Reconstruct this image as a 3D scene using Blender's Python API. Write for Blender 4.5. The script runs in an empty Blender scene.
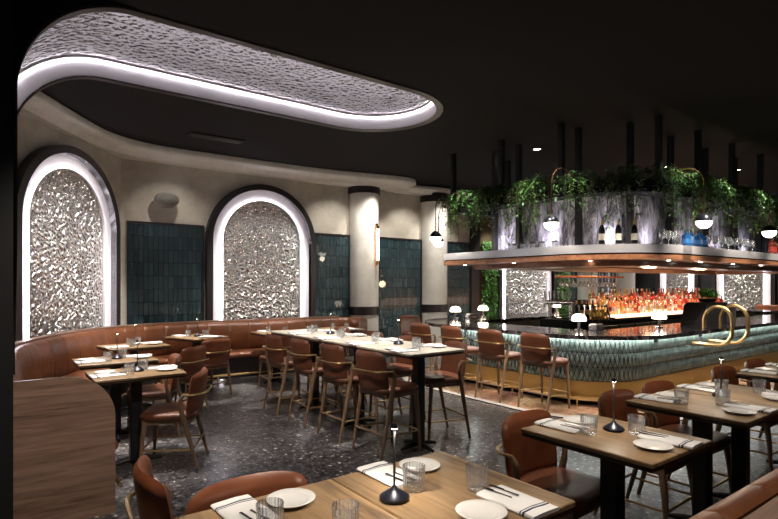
import bpy, bmesh, math, random
from math import sin, cos, pi, radians, sqrt, atan2
from mathutils import Vector, Matrix
random.seed(7)
SC = bpy.context.scene
COL = SC.collection

# ------------------------------------------------------------------ mesh builder
class MB:
    def __init__(s):
        s.v = []; s.f = []; s.uv = {}; s.mi = []
    def add(s, vs, fs, mi=0, uvs=None, M=None):
        b = len(s.v)
        for p in vs:
            p = Vector(p)
            if M is not None: p = M @ p
            s.v.append(p)
        for i, f in enumerate(fs):
            s.f.append([b + k for k in f]); s.mi.append(mi)
            if uvs is not None: s.uv[len(s.f) - 1] = uvs[i]
        return s
    def box(s, x0, y0, z0, x1, y1, z1, mi=0, M=None):
        vs = [(x0,y0,z0),(x1,y0,z0),(x1,y1,z0),(x0,y1,z0),(x0,y0,z1),(x1,y0,z1),(x1,y1,z1),(x0,y1,z1)]
        return s.add(vs, [(3,2,1,0),(4,5,6,7),(0,1,5,4),(1,2,6,5),(2,3,7,6),(3,0,4,7)], mi, None, M)
    def rbox(s, x0, y0, z0, x1, y1, z1, r, seg=2, mi=0, M=None):
        bm = bmesh.new(); bmesh.ops.create_cube(bm, size=1)
        for v in bm.verts:
            v.co = Vector(((x0+x1)/2 + v.co.x*(x1-x0), (y0+y1)/2 + v.co.y*(y1-y0), (z0+z1)/2 + v.co.z*(z1-z0)))
        bmesh.ops.bevel(bm, geom=bm.edges[:], offset=r, segments=seg, profile=.5, affect='EDGES')
        bm.verts.index_update()
        s.add([v.co.copy() for v in bm.verts], [[v.index for v in f.verts] for f in bm.faces], mi, None, M)
        bm.free(); return s
    def tube(s, pts, rad, n=8, closed=False, mi=0, M=None, flat=1.0):
        P = [Vector(p) for p in pts]; m = len(P)
        R = rad if isinstance(rad, (list, tuple)) else [rad]*m
        T = []
        for i in range(m):
            a = P[(i-1) % m] if (closed or i > 0) else P[i]
            b = P[(i+1) % m] if (closed or i < m-1) else P[i]
            t = (b - a); T.append(t.normalized() if t.length > 1e-9 else Vector((0,0,1)))
        up = Vector((0,0,1)) if abs(T[0].z) < .9 else Vector((1,0,0))
        N = (up - T[0]*up.dot(T[0])).normalized()
        vs = []
        for i in range(m):
            N = (N - T[i]*N.dot(T[i]))
            N = N.normalized() if N.length > 1e-6 else T[i].orthogonal().normalized()
            B = T[i].cross(N)
            for k in range(n):
                a = 2*pi*k/n
                vs.append(P[i] + N*cos(a)*R[i] + B*sin(a)*R[i]*flat)
        fs = []
        for i in range(m if closed else m-1):
            for k in range(n):
                j = (i+1) % m
                fs.append((i*n+k, i*n+(k+1) % n, j*n+(k+1) % n, j*n+k))
        if not closed:
            fs.append(tuple(reversed(range(n)))); fs.append(tuple((m-1)*n+k for k in range(n)))
        return s.add(vs, fs, mi, None, M)
    def lathe(s, prof, n=24, mi=0, M=None, c=(0,0,0), caps=True):
        vs = []; fs = []; m = len(prof)
        for (r, z) in prof:
            for k in range(n):
                a = 2*pi*k/n; vs.append((c[0]+r*cos(a), c[1]+r*sin(a), c[2]+z))
        for i in range(m-1):
            for k in range(n):
                fs.append((i*n+k, i*n+(k+1) % n, (i+1)*n+(k+1) % n, (i+1)*n+k))
        if caps and prof[0][0] > 1e-6: fs.append(tuple(reversed(range(n))))
        if caps and prof[-1][0] > 1e-6: fs.append(tuple((m-1)*n+k for k in range(n)))
        return s.add(vs, fs, mi, None, M)
    def prism(s, poly, z0, z1, mi=0, M=None):
        n = len(poly)
        vs = [(x,y,z0) for x,y in poly] + [(x,y,z1) for x,y in poly]
        fs = [tuple(reversed(range(n))), tuple(range(n, 2*n))] + [(i,(i+1)%n,n+(i+1)%n,n+i) for i in range(n)]
        return s.add(vs, fs, mi, None, M)
    def strip(s, rows, mi=0, closed_u=False, uvs=None, M=None, flip=False):
        """rows: list of point lists (all same length) joined by quads; uvs the same layout"""
        m = len(rows); n = len(rows[0])
        vs = [p for r in rows for p in r]; fs = []; uu = []
        for i in range(m if closed_u else m-1):
            j = (i+1) % m
            for k in range(n-1):
                q = (i*n+k, j*n+k, j*n+k+1, i*n+k+1)
                if uvs: w = [uvs[i][k], uvs[i+1][k], uvs[i+1][k+1], uvs[i][k+1]]
                if flip:
                    q = q[::-1]
                    if uvs: w = w[::-1]
                fs.append(q)
                if uvs: uu.append(w)
        return s.add(vs, fs, mi, uu if uvs else None, M)
    def build(s, name, mats, parent=None, smooth=35, loc=None, rz=0, recalc=True):
        me = bpy.data.meshes.new(name)
        me.from_pydata([tuple(p) for p in s.v], [], s.f)
        if s.uv:
            l = me.uv_layers.new(name='UVMap')
            for fi, p in enumerate(me.polygons):
                if fi in s.uv:
                    for li, w in zip(p.loop_indices, s.uv[fi]): l.data[li].uv = w
        if not isinstance(mats, (list, tuple)): mats = [mats]
        for m in mats: me.materials.append(m)
        for p, mi in zip(me.polygons, s.mi): p.material_index = mi
        if recalc and not s.uv:
            bm = bmesh.new(); bm.from_mesh(me); bmesh.ops.recalc_face_normals(bm, faces=bm.faces[:]); bm.to_mesh(me); bm.free()
        if smooth:
            me.shade_smooth(); me.set_sharp_from_angle(angle=radians(smooth))
        o = bpy.data.objects.new(name, me); COL.objects.link(o)
        if parent: o.parent = parent
        if loc: o.location = loc
        o.rotation_euler.z = rz
        return o

def tag(o, label, cat, group=None, kind=None):
    o['label'] = label; o['category'] = cat
    if group: o['group'] = group
    if kind: o['kind'] = kind
    return o
def thing(name, label, cat, loc=(0,0,0), rz=0, group=None):
    o = bpy.data.objects.new(name, None); COL.objects.link(o)
    o.empty_display_size = .1
    o.location = loc; o.rotation_euler.z = rz
    return tag(o, label, cat, group)
def structure(o, label=None, cat=None):
    o['kind'] = 'structure'
    if label: o['label'] = label
    if cat: o['category'] = cat
    return o
KIDS = {}
def kids(o): return [c for c in bpy.data.objects if c.parent == o]
def dup(root, loc, rz, label, group=None):
    if root.name not in KIDS:
        KIDS[root.name] = [(c, kids(c)) for c in kids(root)]
    r = root.copy(); COL.objects.link(r); r.location = loc; r.rotation_euler.z = rz
    r['label'] = label
    if group: r['group'] = group
    for c, gs in KIDS[root.name]:
        d = c.copy(); COL.objects.link(d); d.parent = r
        for g in gs:
            e = g.copy(); COL.objects.link(e); e.parent = d
    return r
class Maker:
    """first call places the original, later calls place copies"""
    def __init__(s, proto): s.p = proto; s.used = False
    def put(s, loc, rz, label, group=None):
        if not s.used:
            s.used = True
            s.p.location = loc; s.p.rotation_euler.z = rz; s.p['label'] = label
            if group: s.p['group'] = group
            return s.p
        return dup(s.p, loc, rz, label, group)

# ------------------------------------------------------------------ materials
def nodes(name):
    m = bpy.data.materials.new(name); m.use_nodes = True
    nt = m.node_tree; b = nt.nodes['Principled BSDF']
    return m, nt, b
def N(nt, t, **kw):
    n = nt.nodes.new(t)
    for k, v in kw.items():
        if k in n.inputs.keys(): n.inputs[k].default_value = v
        else: setattr(n, k, v)
    return n
def L(nt, a, b): nt.links.new(a, b)
def ramp(nt, stops):
    r = nt.nodes.new('ShaderNodeValToRGB'); e = r.color_ramp.elements
    e[0].position, e[0].color = stops[0][0], (*stops[0][1], 1)
    e[1].position, e[1].color = stops[-1][0], (*stops[-1][1], 1)
    for p, c in stops[1:-1]:
        x = e.new(p); x.color = (*c, 1)
    return r
def coords(nt, kind='Object', scale=(1,1,1)):
    t = nt.nodes.new('ShaderNodeTexCoord'); mp = nt.nodes.new('ShaderNodeMapping')
    mp.inputs['Scale'].default_value = scale
    L(nt, t.outputs[kind], mp.inputs['Vector']); return mp.outputs['Vector']
def bump(nt, b, h, strength=.3, dist=.01):
    n = N(nt, 'ShaderNodeBump', Strength=strength, Distance=dist)
    L(nt, h, n.inputs['Height']); L(nt, n.outputs['Normal'], b.inputs['Normal'])
def plain(name, col, rough=.5, metal=0, coat=0, spec=.5):
    m, nt, b = nodes(name)
    b.inputs['Base Color'].default_value = (*col, 1); b.inputs['Roughness'].default_value = rough
    b.inputs['Metallic'].default_value = metal; b.inputs['Coat Weight'].default_value = coat
    b.inputs['Specular IOR Level'].default_value = spec
    n = N(nt, 'ShaderNodeTexNoise', Scale=40.0, Detail=3.0)
    L(nt, coords(nt), n.inputs['Vector'])
    r = N(nt, 'ShaderNodeMapRange'); r.inputs['To Min'].default_value = max(0.02, rough-.05); r.inputs['To Max'].default_value = min(1, rough+.06)
    L(nt, n.outputs['Fac'], r.inputs['Value']); L(nt, r.outputs['Result'], b.inputs['Roughness'])
    return m
def emit(name, col, strength):
    m = bpy.data.materials.new(name); m.use_nodes = True; nt = m.node_tree
    nt.nodes.clear(); e = N(nt, 'ShaderNodeEmission', Strength=strength); e.inputs['Color'].default_value = (*col, 1)
    o = nt.nodes.new('ShaderNodeOutputMaterial'); L(nt, e.outputs[0], o.inputs[0]); return m
def wood(name, c0, c1, axis='Y', rough=.4, scale=1.0, coat=0.0, kind='Object'):
    m, nt, b = nodes(name)
    sc = {'X': (1.2,16,16), 'Y': (16,1.2,16), 'Z': (16,16,1.2)}[axis]
    v = coords(nt, kind, tuple(k*scale for k in sc))
    n = N(nt, 'ShaderNodeTexNoise', Scale=1.0, Detail=8.0, Roughness=.62, Distortion=1.2); L(nt, v, n.inputs['Vector'])
    w = N(nt, 'ShaderNodeTexNoise', Scale=4.0, Detail=5.0, Roughness=.7); L(nt, v, w.inputs['Vector'])
    mx = N(nt, 'ShaderNodeMath', operation='MULTIPLY_ADD'); mx.inputs[1].default_value = .45
    L(nt, w.outputs['Fac'], mx.inputs[0]); L(nt, n.outputs['Fac'], mx.inputs[2])
    r = ramp(nt, [(.52, c0), (.66, [(a+d)/2 for a, d in zip(c0, c1)]), (.86, c1)])
    L(nt, mx.outputs[0], r.inputs['Fac']); L(nt, r.outputs['Color'], b.inputs['Base Color'])
    b.inputs['Roughness'].default_value = rough; b.inputs['Coat Weight'].default_value = coat
    b.inputs['Coat Roughness'].default_value = .25
    bump(nt, b, mx.outputs[0], .12, .004); return m
def leather(name, c0, c1, rough=.36):
    m, nt, b = nodes(name); v = coords(nt)
    n = N(nt, 'ShaderNodeTexNoise', Scale=5.0, Detail=4.0); L(nt, v, n.inputs['Vector'])
    r = ramp(nt, [(.3, c0), (.72, c1)]); L(nt, n.outputs['Fac'], r.inputs['Fac']); L(nt, r.outputs['Color'], b.inputs['Base Color'])
    vo = N(nt, 'ShaderNodeTexVoronoi', Scale=420.0); L(nt, v, vo.inputs['Vector'])
    b.inputs['Roughness'].default_value = rough
    bump(nt, b, vo.outputs['Distance'], .08, .002); return m
def glassy(name, col, rough=.02, trans=1.0, ior=1.45):
    m, nt, b = nodes(name)
    b.inputs['Base Color'].default_value = (*col, 1); b.inputs['Roughness'].default_value = rough
    b.inputs['Transmission Weight'].default_value = trans; b.inputs['IOR'].default_value = ior
    return m

def hammered(name, col=(.74,.71,.68), scale=23.0, rough=.2, dist=.065):
    m, nt, b = nodes(name); v = coords(nt, 'UV')
    nz = N(nt, 'ShaderNodeTexNoise', Scale=9.0, Detail=2.0); L(nt, v, nz.inputs['Vector'])
    ad = N(nt, 'ShaderNodeMixRGB', blend_type='ADD'); ad.inputs['Fac'].default_value = .06
    L(nt, v, ad.inputs['Color1']); L(nt, nz.outputs['Color'], ad.inputs['Color2'])
    vo = N(nt, 'ShaderNodeTexVoronoi', Scale=scale, feature='SMOOTH_F1'); vo.inputs['Smoothness'].default_value = .45
    L(nt, ad.outputs[0], vo.inputs['Vector'])
    b.inputs['Base Color'].default_value = (*col, 1); b.inputs['Metallic'].default_value = 1; b.inputs['Roughness'].default_value = rough
    bump(nt, b, vo.outputs['Distance'], 1.0, dist); return m

M = {}
M['black'] = plain('matte black paint', (.012,.012,.013), .7, spec=.2)
M['blackceil'] = plain('black ceiling paint', (.019,.0165,.0165), .85, spec=.1)
M['blackmetal'] = plain('black powder coated steel', (.010,.010,.011), .42, .0)
M['bronze'] = plain('dark bronze trim', (.055,.042,.036), .38, .6)
M['frame'] = plain('dark aubergine lacquer', (.02,.015,.017), .35)
M['white'] = plain('white plaster reveal', (.78,.76,.80), .6)
M['brass'] = plain('brushed brass', (.82,.58,.28), .36, 1.0)
M['copper'] = plain('copper', (.75,.36,.20), .25, 1.0)
M['steel'] = plain('stainless steel', (.62,.62,.64), .22, 1.0)
M['cutlery'] = plain('polished cutlery steel', (.35,.35,.36), .15, 1.0)
M['rail'] = plain('antique brass rail', (.42,.29,.14), .32, .9)
M['porcelain'] = plain('white porcelain', (.85,.84,.82), .18, coat=.4)
def mk_tumbler():
    m, nt, b = nodes('clear ribbed tumbler glass'); nt.nodes.remove(b)
    out = nt.nodes['Material Output']; t = nt.nodes.new('ShaderNodeTexCoord')
    sp_ = N(nt, 'ShaderNodeSeparateXYZ'); L(nt, t.outputs['Object'], sp_.inputs[0])
    at_ = N(nt, 'ShaderNodeMath', operation='ARCTAN2'); L(nt, sp_.outputs['Y'], at_.inputs[0]); L(nt, sp_.outputs['X'], at_.inputs[1])
    ml = N(nt, 'ShaderNodeMath', operation='MULTIPLY'); ml.inputs[1].default_value = 22; L(nt, at_.outputs[0], ml.inputs[0])
    sn = N(nt, 'ShaderNodeMath', operation='SINE'); L(nt, ml.outputs[0], sn.inputs[0])
    bp = N(nt, 'ShaderNodeBump', Strength=.6, Distance=.002); L(nt, sn.outputs[0], bp.inputs['Height'])
    gl_ = N(nt, 'ShaderNodeBsdfGlossy', Roughness=.08); L(nt, bp.outputs[0], gl_.inputs['Normal'])
    tr = nt.nodes.new('ShaderNodeBsdfTransparent'); tr.inputs[0].default_value = (.96,.97,.98,1)
    df = N(nt, 'ShaderNodeBsdfTranslucent'); df.inputs[0].default_value = (.9,.92,.95,1); L(nt, bp.outputs[0], df.inputs['Normal'])
    lw = N(nt, 'ShaderNodeLayerWeight', Blend=.35); L(nt, bp.outputs[0], lw.inputs['Normal'])
    m1 = N(nt, 'ShaderNodeMixShader'); L(nt, lw.outputs['Facing'], m1.inputs[0]); L(nt, tr.outputs[0], m1.inputs[1]); L(nt, gl_.outputs[0], m1.inputs[2])
    m2 = N(nt, 'ShaderNodeMixShader'); m2.inputs[0].default_value = .08; L(nt, m1.outputs[0], m2.inputs[1]); L(nt, df.outputs[0], m2.inputs[2])
    L(nt, m2.outputs[0], out.inputs[0]); return m
M['glass'] = mk_tumbler()
M['lampblack'] = plain('dark navy lamp metal', (.018,.02,.032), .3, .4)
M['leather'] = leather('cognac leather', (.15,.042,.018), (.27,.085,.034))
M['leather_d'] = leather('chestnut leather', (.105,.036,.018), (.17,.058,.028), .42)
M['walnut'] = wood('walnut chair wood', (.11,.062,.036), (.30,.185,.11), 'Z', .4)
M['oak'] = wood('brown oak table wood', (.060,.033,.016), (.36,.23,.115), 'Y', .36, .9, .1)
M['paleoak'] = wood('paler oak table wood', (.36,.31,.25), (.62,.57,.49), 'Y', .3, .9, .2)  # paler tone of the table oak, for the communal table top only
M['oakedge'] = plain('dark table edge', (.035,.022,.014), .4)
M['led'] = emit('cool white led', (1,.94,1.0), 22)
M['ledw'] = emit('soft white led', (.97,1,.97), 34)
M['globe'] = emit('warm opal globe', (1,.90,.74), 14)
M['mushroom'] = emit('opal mushroom shade', (1,.86,.66), 9)
M['tubelight'] = emit('warm tube light', (1,.82,.62), 9)
M['glow'] = emit('amber backlit shelf', (1,.60,.40), 3.2)
M['spot'] = emit('downlight lens', (1,.93,.82), 18)
M['pot'] = plain('charcoal pot', (.03,.03,.032), .6)

def mk_terrazzo():
    m, nt, b = nodes('dark terrazzo'); v = coords(nt)
    cols = []
    base = N(nt, 'ShaderNodeTexNoise', Scale=1.3, Detail=5.0); L(nt, v, base.inputs['Vector'])
    rb = ramp(nt, [(.35, (.050,.048,.052)), (.7, (.085,.081,.086))]); L(nt, base.outputs['Fac'], rb.inputs['Fac'])
    col = rb.outputs['Color']
    wob = N(nt, 'ShaderNodeTexNoise', Scale=14.0, Detail=3.0); L(nt, v, wob.inputs['Vector'])
    wv = N(nt, 'ShaderNodeMixRGB', blend_type='ADD'); wv.inputs['Fac'].default_value = .05; L(nt, v, wv.inputs['Color1']); L(nt, wob.outputs['Color'], wv.inputs['Color2'])
    for sc, size, part, c in ((10.0, .40, .5, (.018,.017,.019)), (15.0, .36, .55, (.14,.133,.132)), (24.0, .34, .6, (.20,.19,.187)), (19.0, .25, .74, (.55,.50,.44)), (46.0, .30, .72, (.30,.285,.27)), (30.0, .32, .68, (.022,.021,.023))):
        vo = N(nt, 'ShaderNodeTexVoronoi', Scale=sc); L(nt, wv.outputs[0], vo.inputs['Vector'])
        lt = N(nt, 'ShaderNodeMath', operation='LESS_THAN'); lt.inputs[1].default_value = size; L(nt, vo.outputs['Distance'], lt.inputs[0])
        sep = N(nt, 'ShaderNodeSeparateColor'); L(nt, vo.outputs['Color'], sep.inputs[0])
        g = N(nt, 'ShaderNodeMath', operation='GREATER_THAN'); g.inputs[1].default_value = part; L(nt, sep.outputs[0], g.inputs[0])
        an = N(nt, 'ShaderNodeMath', operation='MULTIPLY'); L(nt, lt.outputs[0], an.inputs[0]); L(nt, g.outputs[0], an.inputs[1])
        mx = N(nt, 'ShaderNodeMixRGB'); L(nt, an.outputs[0], mx.inputs['Fac']); L(nt, col, mx.inputs['Color1']); mx.inputs['Color2'].default_value = (*c, 1)
        col = mx.outputs[0]
    mo_ = N(nt, 'ShaderNodeTexNoise', Scale=22.0, Detail=5.0, Roughness=.7); L(nt, v, mo_.inputs['Vector'])
    mr_ = ramp(nt, [(.40, (.18,.18,.18)), (.60, (1.9,1.87,1.85))]); L(nt, mo_.outputs['Fac'], mr_.inputs['Fac'])
    mm_ = N(nt, 'ShaderNodeMixRGB', blend_type='MULTIPLY'); mm_.inputs['Fac'].default_value = 1; L(nt, col, mm_.inputs['Color1']); L(nt, mr_.outputs['Color'], mm_.inputs['Color2'])
    L(nt, mm_.outputs[0], b.inputs['Base Color']); b.inputs['Roughness'].default_value = .28
    bump(nt, b, base.outputs['Fac'], .05, .01); return m
M['terrazzo'] = mk_terrazzo()
def mk_mosaic():
    m, nt, b = nodes('terracotta mosaic'); v = coords(nt)
    vo = N(nt, 'ShaderNodeTexVoronoi', Scale=26.0); L(nt, v, vo.inputs['Vector'])
    sep = N(nt, 'ShaderNodeSeparateColor'); L(nt, vo.outputs['Color'], sep.inputs[0])
    r = ramp(nt, [(.0, (.16,.075,.04)), (.35, (.34,.17,.095)), (.65, (.45,.27,.17)), (1, (.58,.45,.34))]); L(nt, sep.outputs[0], r.inputs['Fac'])
    nz = N(nt, 'ShaderNodeTexNoise', Scale=2.5, Detail=4.0); L(nt, v, nz.inputs['Vector'])
    mx = N(nt, 'ShaderNodeMixRGB', blend_type='MULTIPLY'); mx.inputs['Fac'].default_value = .6
    L(nt, r.outputs['Color'], mx.inputs['Color1']); L(nt, nz.outputs['Color'], mx.inputs['Color2'])
    L(nt, mx.outputs[0], b.inputs['Base Color']); b.inputs['Roughness'].default_value = .35; return m
M['mosaic'] = mk_mosaic()
M['borderstone'] = plain('pale stone border', (.42,.40,.40), .4)
def mk_limewash():
    m, nt, b = nodes('cream limewash plaster'); v = coords(nt)
    n = N(nt, 'ShaderNodeTexNoise', Scale=1.6, Detail=9.0, Roughness=.7); L(nt, v, n.inputs['Vector'])
    r = ramp(nt, [(.3, (.36,.32,.27)), (.55, (.52,.48,.41)), (.8, (.63,.59,.52))]); L(nt, n.outputs['Fac'], r.inputs['Fac'])
    L(nt, r.outputs['Color'], b.inputs['Base Color']); b.inputs['Roughness'].default_value = .8
    f = N(nt, 'ShaderNodeTexNoise', Scale=60.0, Detail=4.0); L(nt, v, f.inputs['Vector']); bump(nt, b, f.outputs['Fac'], .35, .01); return m
M['limewash'] = mk_limewash()
def mk_column():
    m, nt, b = nodes('pale column plaster'); v = coords(nt)
    n = N(nt, 'ShaderNodeTexNoise', Scale=6.0, Detail=8.0, Roughness=.7); L(nt, v, n.inputs['Vector'])
    r = ramp(nt, [(.3, (.62,.60,.55)), (.7, (.78,.76,.71))]); L(nt, n.outputs['Fac'], r.inputs['Fac'])
    L(nt, r.outputs['Color'], b.inputs['Base Color']); b.inputs['Roughness'].default_value = .7
    bump(nt, b, n.outputs['Fac'], .2, .01); return m
M['column'] = mk_column()
def mk_teal():
    m, nt, b = nodes('teal glazed stacked tiles'); v = coords(nt, 'UV')
    br = N(nt, 'ShaderNodeTexBrick', offset=0.0); br.inputs['Scale'].default_value = 1; br.inputs['Brick Width'].default_value = .075; br.inputs['Row Height'].default_value = .21
    br.inputs['Mortar Size'].default_value = .0035; br.inputs['Color1'].default_value = (.015,.033,.041,1); br.inputs['Color2'].default_value = (.028,.056,.065,1); br.inputs['Mortar'].default_value = (.008,.018,.02,1)
    L(nt, v, br.inputs['Vector']); L(nt, br.outputs['Color'], b.inputs['Base Color'])
    mp = N(nt, 'ShaderNodeMapping'); mp.inputs['Scale'].default_value = (13.33, 4.76, 1); L(nt, v, mp.inputs['Vector'])
    nz = N(nt, 'ShaderNodeTexNoise', Scale=.9, Detail=2.0); L(nt, mp.outputs[0], nz.inputs['Vector'])
    n2 = N(nt, 'ShaderNodeTexNoise', Scale=34.0, Detail=2.0); L(nt, v, n2.inputs['Vector'])
    a = N(nt, 'ShaderNodeMath', operation='MULTIPLY_ADD'); a.inputs[1].default_value = .5; L(nt, n2.outputs['Fac'], a.inputs[0]); L(nt, nz.outputs['Fac'], a.inputs[2])
    s2 = N(nt, 'ShaderNodeMath', operation='MULTIPLY_ADD'); s2.inputs[1].default_value = -.8; L(nt, br.outputs['Fac'], s2.inputs[0]); L(nt, a.outputs[0], s2.inputs[2])
    b.inputs['Roughness'].default_value = .13; b.inputs['Coat Weight'].default_value = .5
    dv = N(nt, 'ShaderNodeVectorMath', operation='DIVIDE'); dv.inputs[1].default_value = (.075,.21,1); L(nt, v, dv.inputs[0])
    fl = N(nt, 'ShaderNodeVectorMath', operation='FLOOR'); L(nt, dv.outputs[0], fl.inputs[0])
    wn = nt.nodes.new('ShaderNodeTexWhiteNoise'); L(nt, fl.outputs[0], wn.inputs['Vector'])
    sb = N(nt, 'ShaderNodeVectorMath', operation='SUBTRACT'); sb.inputs[1].default_value = (.5,.5,.5); L(nt, wn.outputs['Color'], sb.inputs[0])
    sl = N(nt, 'ShaderNodeVectorMath', operation='SCALE'); sl.inputs['Scale'].default_value = .30; L(nt, sb.outputs[0], sl.inputs[0])
    gm_ = nt.nodes.new('ShaderNodeNewGeometry'); an_ = N(nt, 'ShaderNodeVectorMath', operation='ADD'); L(nt, gm_.outputs['Normal'], an_.inputs[0]); L(nt, sl.outputs[0], an_.inputs[1])
    nn_ = N(nt, 'ShaderNodeVectorMath', operation='NORMALIZE'); L(nt, an_.outputs[0], nn_.inputs[0])
    bp_ = N(nt, 'ShaderNodeBump', Strength=1.0, Distance=.022); L(nt, s2.outputs[0], bp_.inputs['Height']); L(nt, nn_.outputs[0], bp_.inputs['Normal']); L(nt, bp_.outputs[0], b.inputs['Normal']); return m
M['teal'] = mk_teal()
def mk_sage():
    m, nt, b = nodes('sage glazed picket tile'); v = coords(nt)
    n = N(nt, 'ShaderNodeTexNoise', Scale=9.0, Detail=3.0); L(nt, v, n.inputs['Vector'])
    r = ramp(nt, [(.3, (.15,.215,.195)), (.7, (.38,.46,.43))]); L(nt, n.outputs['Fac'], r.inputs['Fac'])
    L(nt, r.outputs['Color'], b.inputs['Base Color']); b.inputs['Roughness'].default_value = .12; b.inputs['Coat Weight'].default_value = .6; return m
M['sage'] = mk_sage()
M['grout'] = plain('dark grey-green tile bed', (.016,.026,.024), .5)
M['hammered'] = hammered('hammered silver metal')
M['hammered_ceiling'] = hammered('hammered ceiling metal', (.40,.385,.37), 17.0, .14, .2)
def mk_mirror():
    m, nt, b = nodes('antique mirror'); v = coords(nt, 'Object', (1,1,.35))
    n = N(nt, 'ShaderNodeTexNoise', Scale=9.0, Detail=9.0, Roughness=.8, Distortion=.6); L(nt, v, n.inputs['Vector'])
    r = ramp(nt, [(.40, (.06,.055,.065)), (.5, (.38,.36,.40)), (.60, (.85,.82,.88))]); L(nt, n.outputs['Fac'], r.inputs['Fac'])
    L(nt, r.outputs['Color'], b.inputs['Base Color']); b.inputs['Metallic'].default_value = .75; b.inputs['Roughness'].default_value = .36
    bump(nt, b, n.outputs['Fac'], .8, .04); return m
M['mirror'] = mk_mirror()
def mk_marble():
    m, nt, b = nodes('black polished marble'); v = coords(nt)
    n = N(nt, 'ShaderNodeTexNoise', Scale=2.2, Detail=9.0, Roughness=.65, Distortion=2.0); L(nt, v, n.inputs['Vector'])
    r = ramp(nt, [(.0, (.012,.011,.013)), (.49, (.016,.014,.017)), (.52, (.10,.09,.10)), (.55, (.014,.013,.015)), (1, (.02,.018,.02))]); L(nt, n.outputs['Fac'], r.inputs['Fac'])
    L(nt, r.outputs['Color'], b.inputs['Base Color']); b.inputs['Roughness'].default_value = .12; b.inputs['Coat Weight'].default_value = .3; return m
M['marble'] = mk_marble()
M['soffit'] = wood('reddish canopy wood', (.17,.07,.035), (.42,.19,.10), 'X', .28, .8, .3)
M['panelwood'] = wood('rosy walnut veneer', (.10,.055,.038), (.33,.205,.15), 'X', .38, 1.0, .1)
M['goldband'] = plain('brushed gold kickplate', (.85,.58,.22), .42, .85)
M['zinc'] = plain('zinc gallery shelf', (.55,.55,.60), .35, .5)
def mk_napkin():
    m, nt, b = nodes('white linen with navy stripes')
    t = nt.nodes.new('ShaderNodeTexCoord'); sp = N(nt, 'ShaderNodeSeparateXYZ'); L(nt, t.outputs['Object'], sp.inputs[0])
    cr = None
    for y, w in ((-.083, .0045), (-.070, .0025)):
        d = N(nt, 'ShaderNodeMath', operation='SUBTRACT'); d.inputs[1].default_value = y; L(nt, sp.outputs['Y'], d.inputs[0])
        a = N(nt, 'ShaderNodeMath', operation='ABSOLUTE'); L(nt, d.outputs[0], a.inputs[0])
        l = N(nt, 'ShaderNodeMath', operation='LESS_THAN'); l.inputs[1].default_value = w; L(nt, a.outputs[0], l.inputs[0])
        if cr is None: cr = l.outputs[0]
        else:
            q = N(nt, 'ShaderNodeMath', operation='MAXIMUM'); L(nt, cr, q.inputs[0]); L(nt, l.outputs[0], q.inputs[1]); cr = q.outputs[0]
    mx = N(nt, 'ShaderNodeMixRGB'); mx.inputs['Color1'].default_value = (.80,.79,.79,1); mx.inputs['Color2'].default_value = (.02,.035,.075,1)
    L(nt, cr, mx.inputs['Fac']); L(nt, mx.outputs[0], b.inputs['Base Color']); b.inputs['Roughness'].default_value = .85
    w = N(nt, 'ShaderNodeTexNoise', Scale=55.0, Detail=2.0); L(nt, t.outputs['Object'], w.inputs['Vector']); bump(nt, b, w.outputs['Fac'], .3, .004); return m
M['napkin'] = mk_napkin()
def mk_leaf(name, c0, c1):
    m, nt, b = nodes(name); v = coords(nt)
    n = N(nt, 'ShaderNodeTexNoise', Scale=14.0, Detail=3.0); L(nt, v, n.inputs['Vector'])
    r = ramp(nt, [(.3, c0), (.7, c1)]); L(nt, n.outputs['Fac'], r.inputs['Fac']); L(nt, r.outputs['Color'], b.inputs['Base Color'])
    b.inputs['Roughness'].default_value = .45
    b.inputs['Subsurface Weight'].default_value = 0
    return m
M['leaf'] = mk_leaf('trailing fern leaf', (.035,.10,.022), (.13,.27,.055))
M['leafb'] = mk_leaf('living wall leaf', (.05,.18,.03), (.16,.42,.08))
M['stem'] = plain('brown plant stem', (.10,.06,.03), .8)

def light(kind, loc, energy, col=(1,.86,.70), size=.05, target=None, angle=60, blend=.6, sx=None, sy=None):
    d = bpy.data.lights.new(kind.lower() + '_lamp', kind); d.energy = energy; d.color = col
    if kind == 'SPOT': d.spot_size = radians(angle); d.spot_blend = blend; d.shadow_soft_size = size
    elif kind == 'POINT': d.shadow_soft_size = size
    elif kind == 'AREA':
        d.shape = 'RECTANGLE'; d.size = sx or size; d.size_y = sy or size
    o = bpy.data.objects.new(d.name, d); COL.objects.link(o); o.location = loc
    if target is not None:
        o.rotation_euler = (Vector(target) - Vector(loc)).to_track_quat('-Z', 'Y').to_euler()
    return o
WARM = (1,.88,.74); NEUT = (1,.93,.84); COOL = (.93,.93,1)

CEIL = 3.7
# ------------------------------------------------------------------ setting: floor
BX0, BY0, BX1, BY1, BR = 5.56, 3.20, 14.9, 7.25, 1.15        # outer edge of the bar counter
def rr(off, n=14, seg=.25):
    """rounded-rectangle path of the bar, moved inwards by off (counter-clockwise from the near left corner)"""
    x0, y0, x1, y1 = BX0+off, BY0+off, BX1-off, BY1-off; r = max(.02, BR-off)
    pts = []
    def line(a, b):
        k = max(1, int((Vector(b)-Vector(a)).length/seg))
        for i in range(k): pts.append((a[0]+(b[0]-a[0])*i/k, a[1]+(b[1]-a[1])*i/k))
    def arc(cx, cy, a0):
        for i in range(n):
            a = a0 + pi/2*i/n; pts.append((cx+r*cos(a), cy+r*sin(a)))
    line((x0+r, y0), (x1-r, y0)); arc(x1-r, y0+r, -pi/2)
    line((x1, y0+r), (x1, y1-r)); arc(x1-r, y1-r, 0)
    line((x1-r, y1), (x0+r, y1)); arc(x0+r, y1-r, pi/2)
    line((x0, y1-r), (x0, y0+r)); arc(x0+r, y0+r, pi)
    return pts
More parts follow.
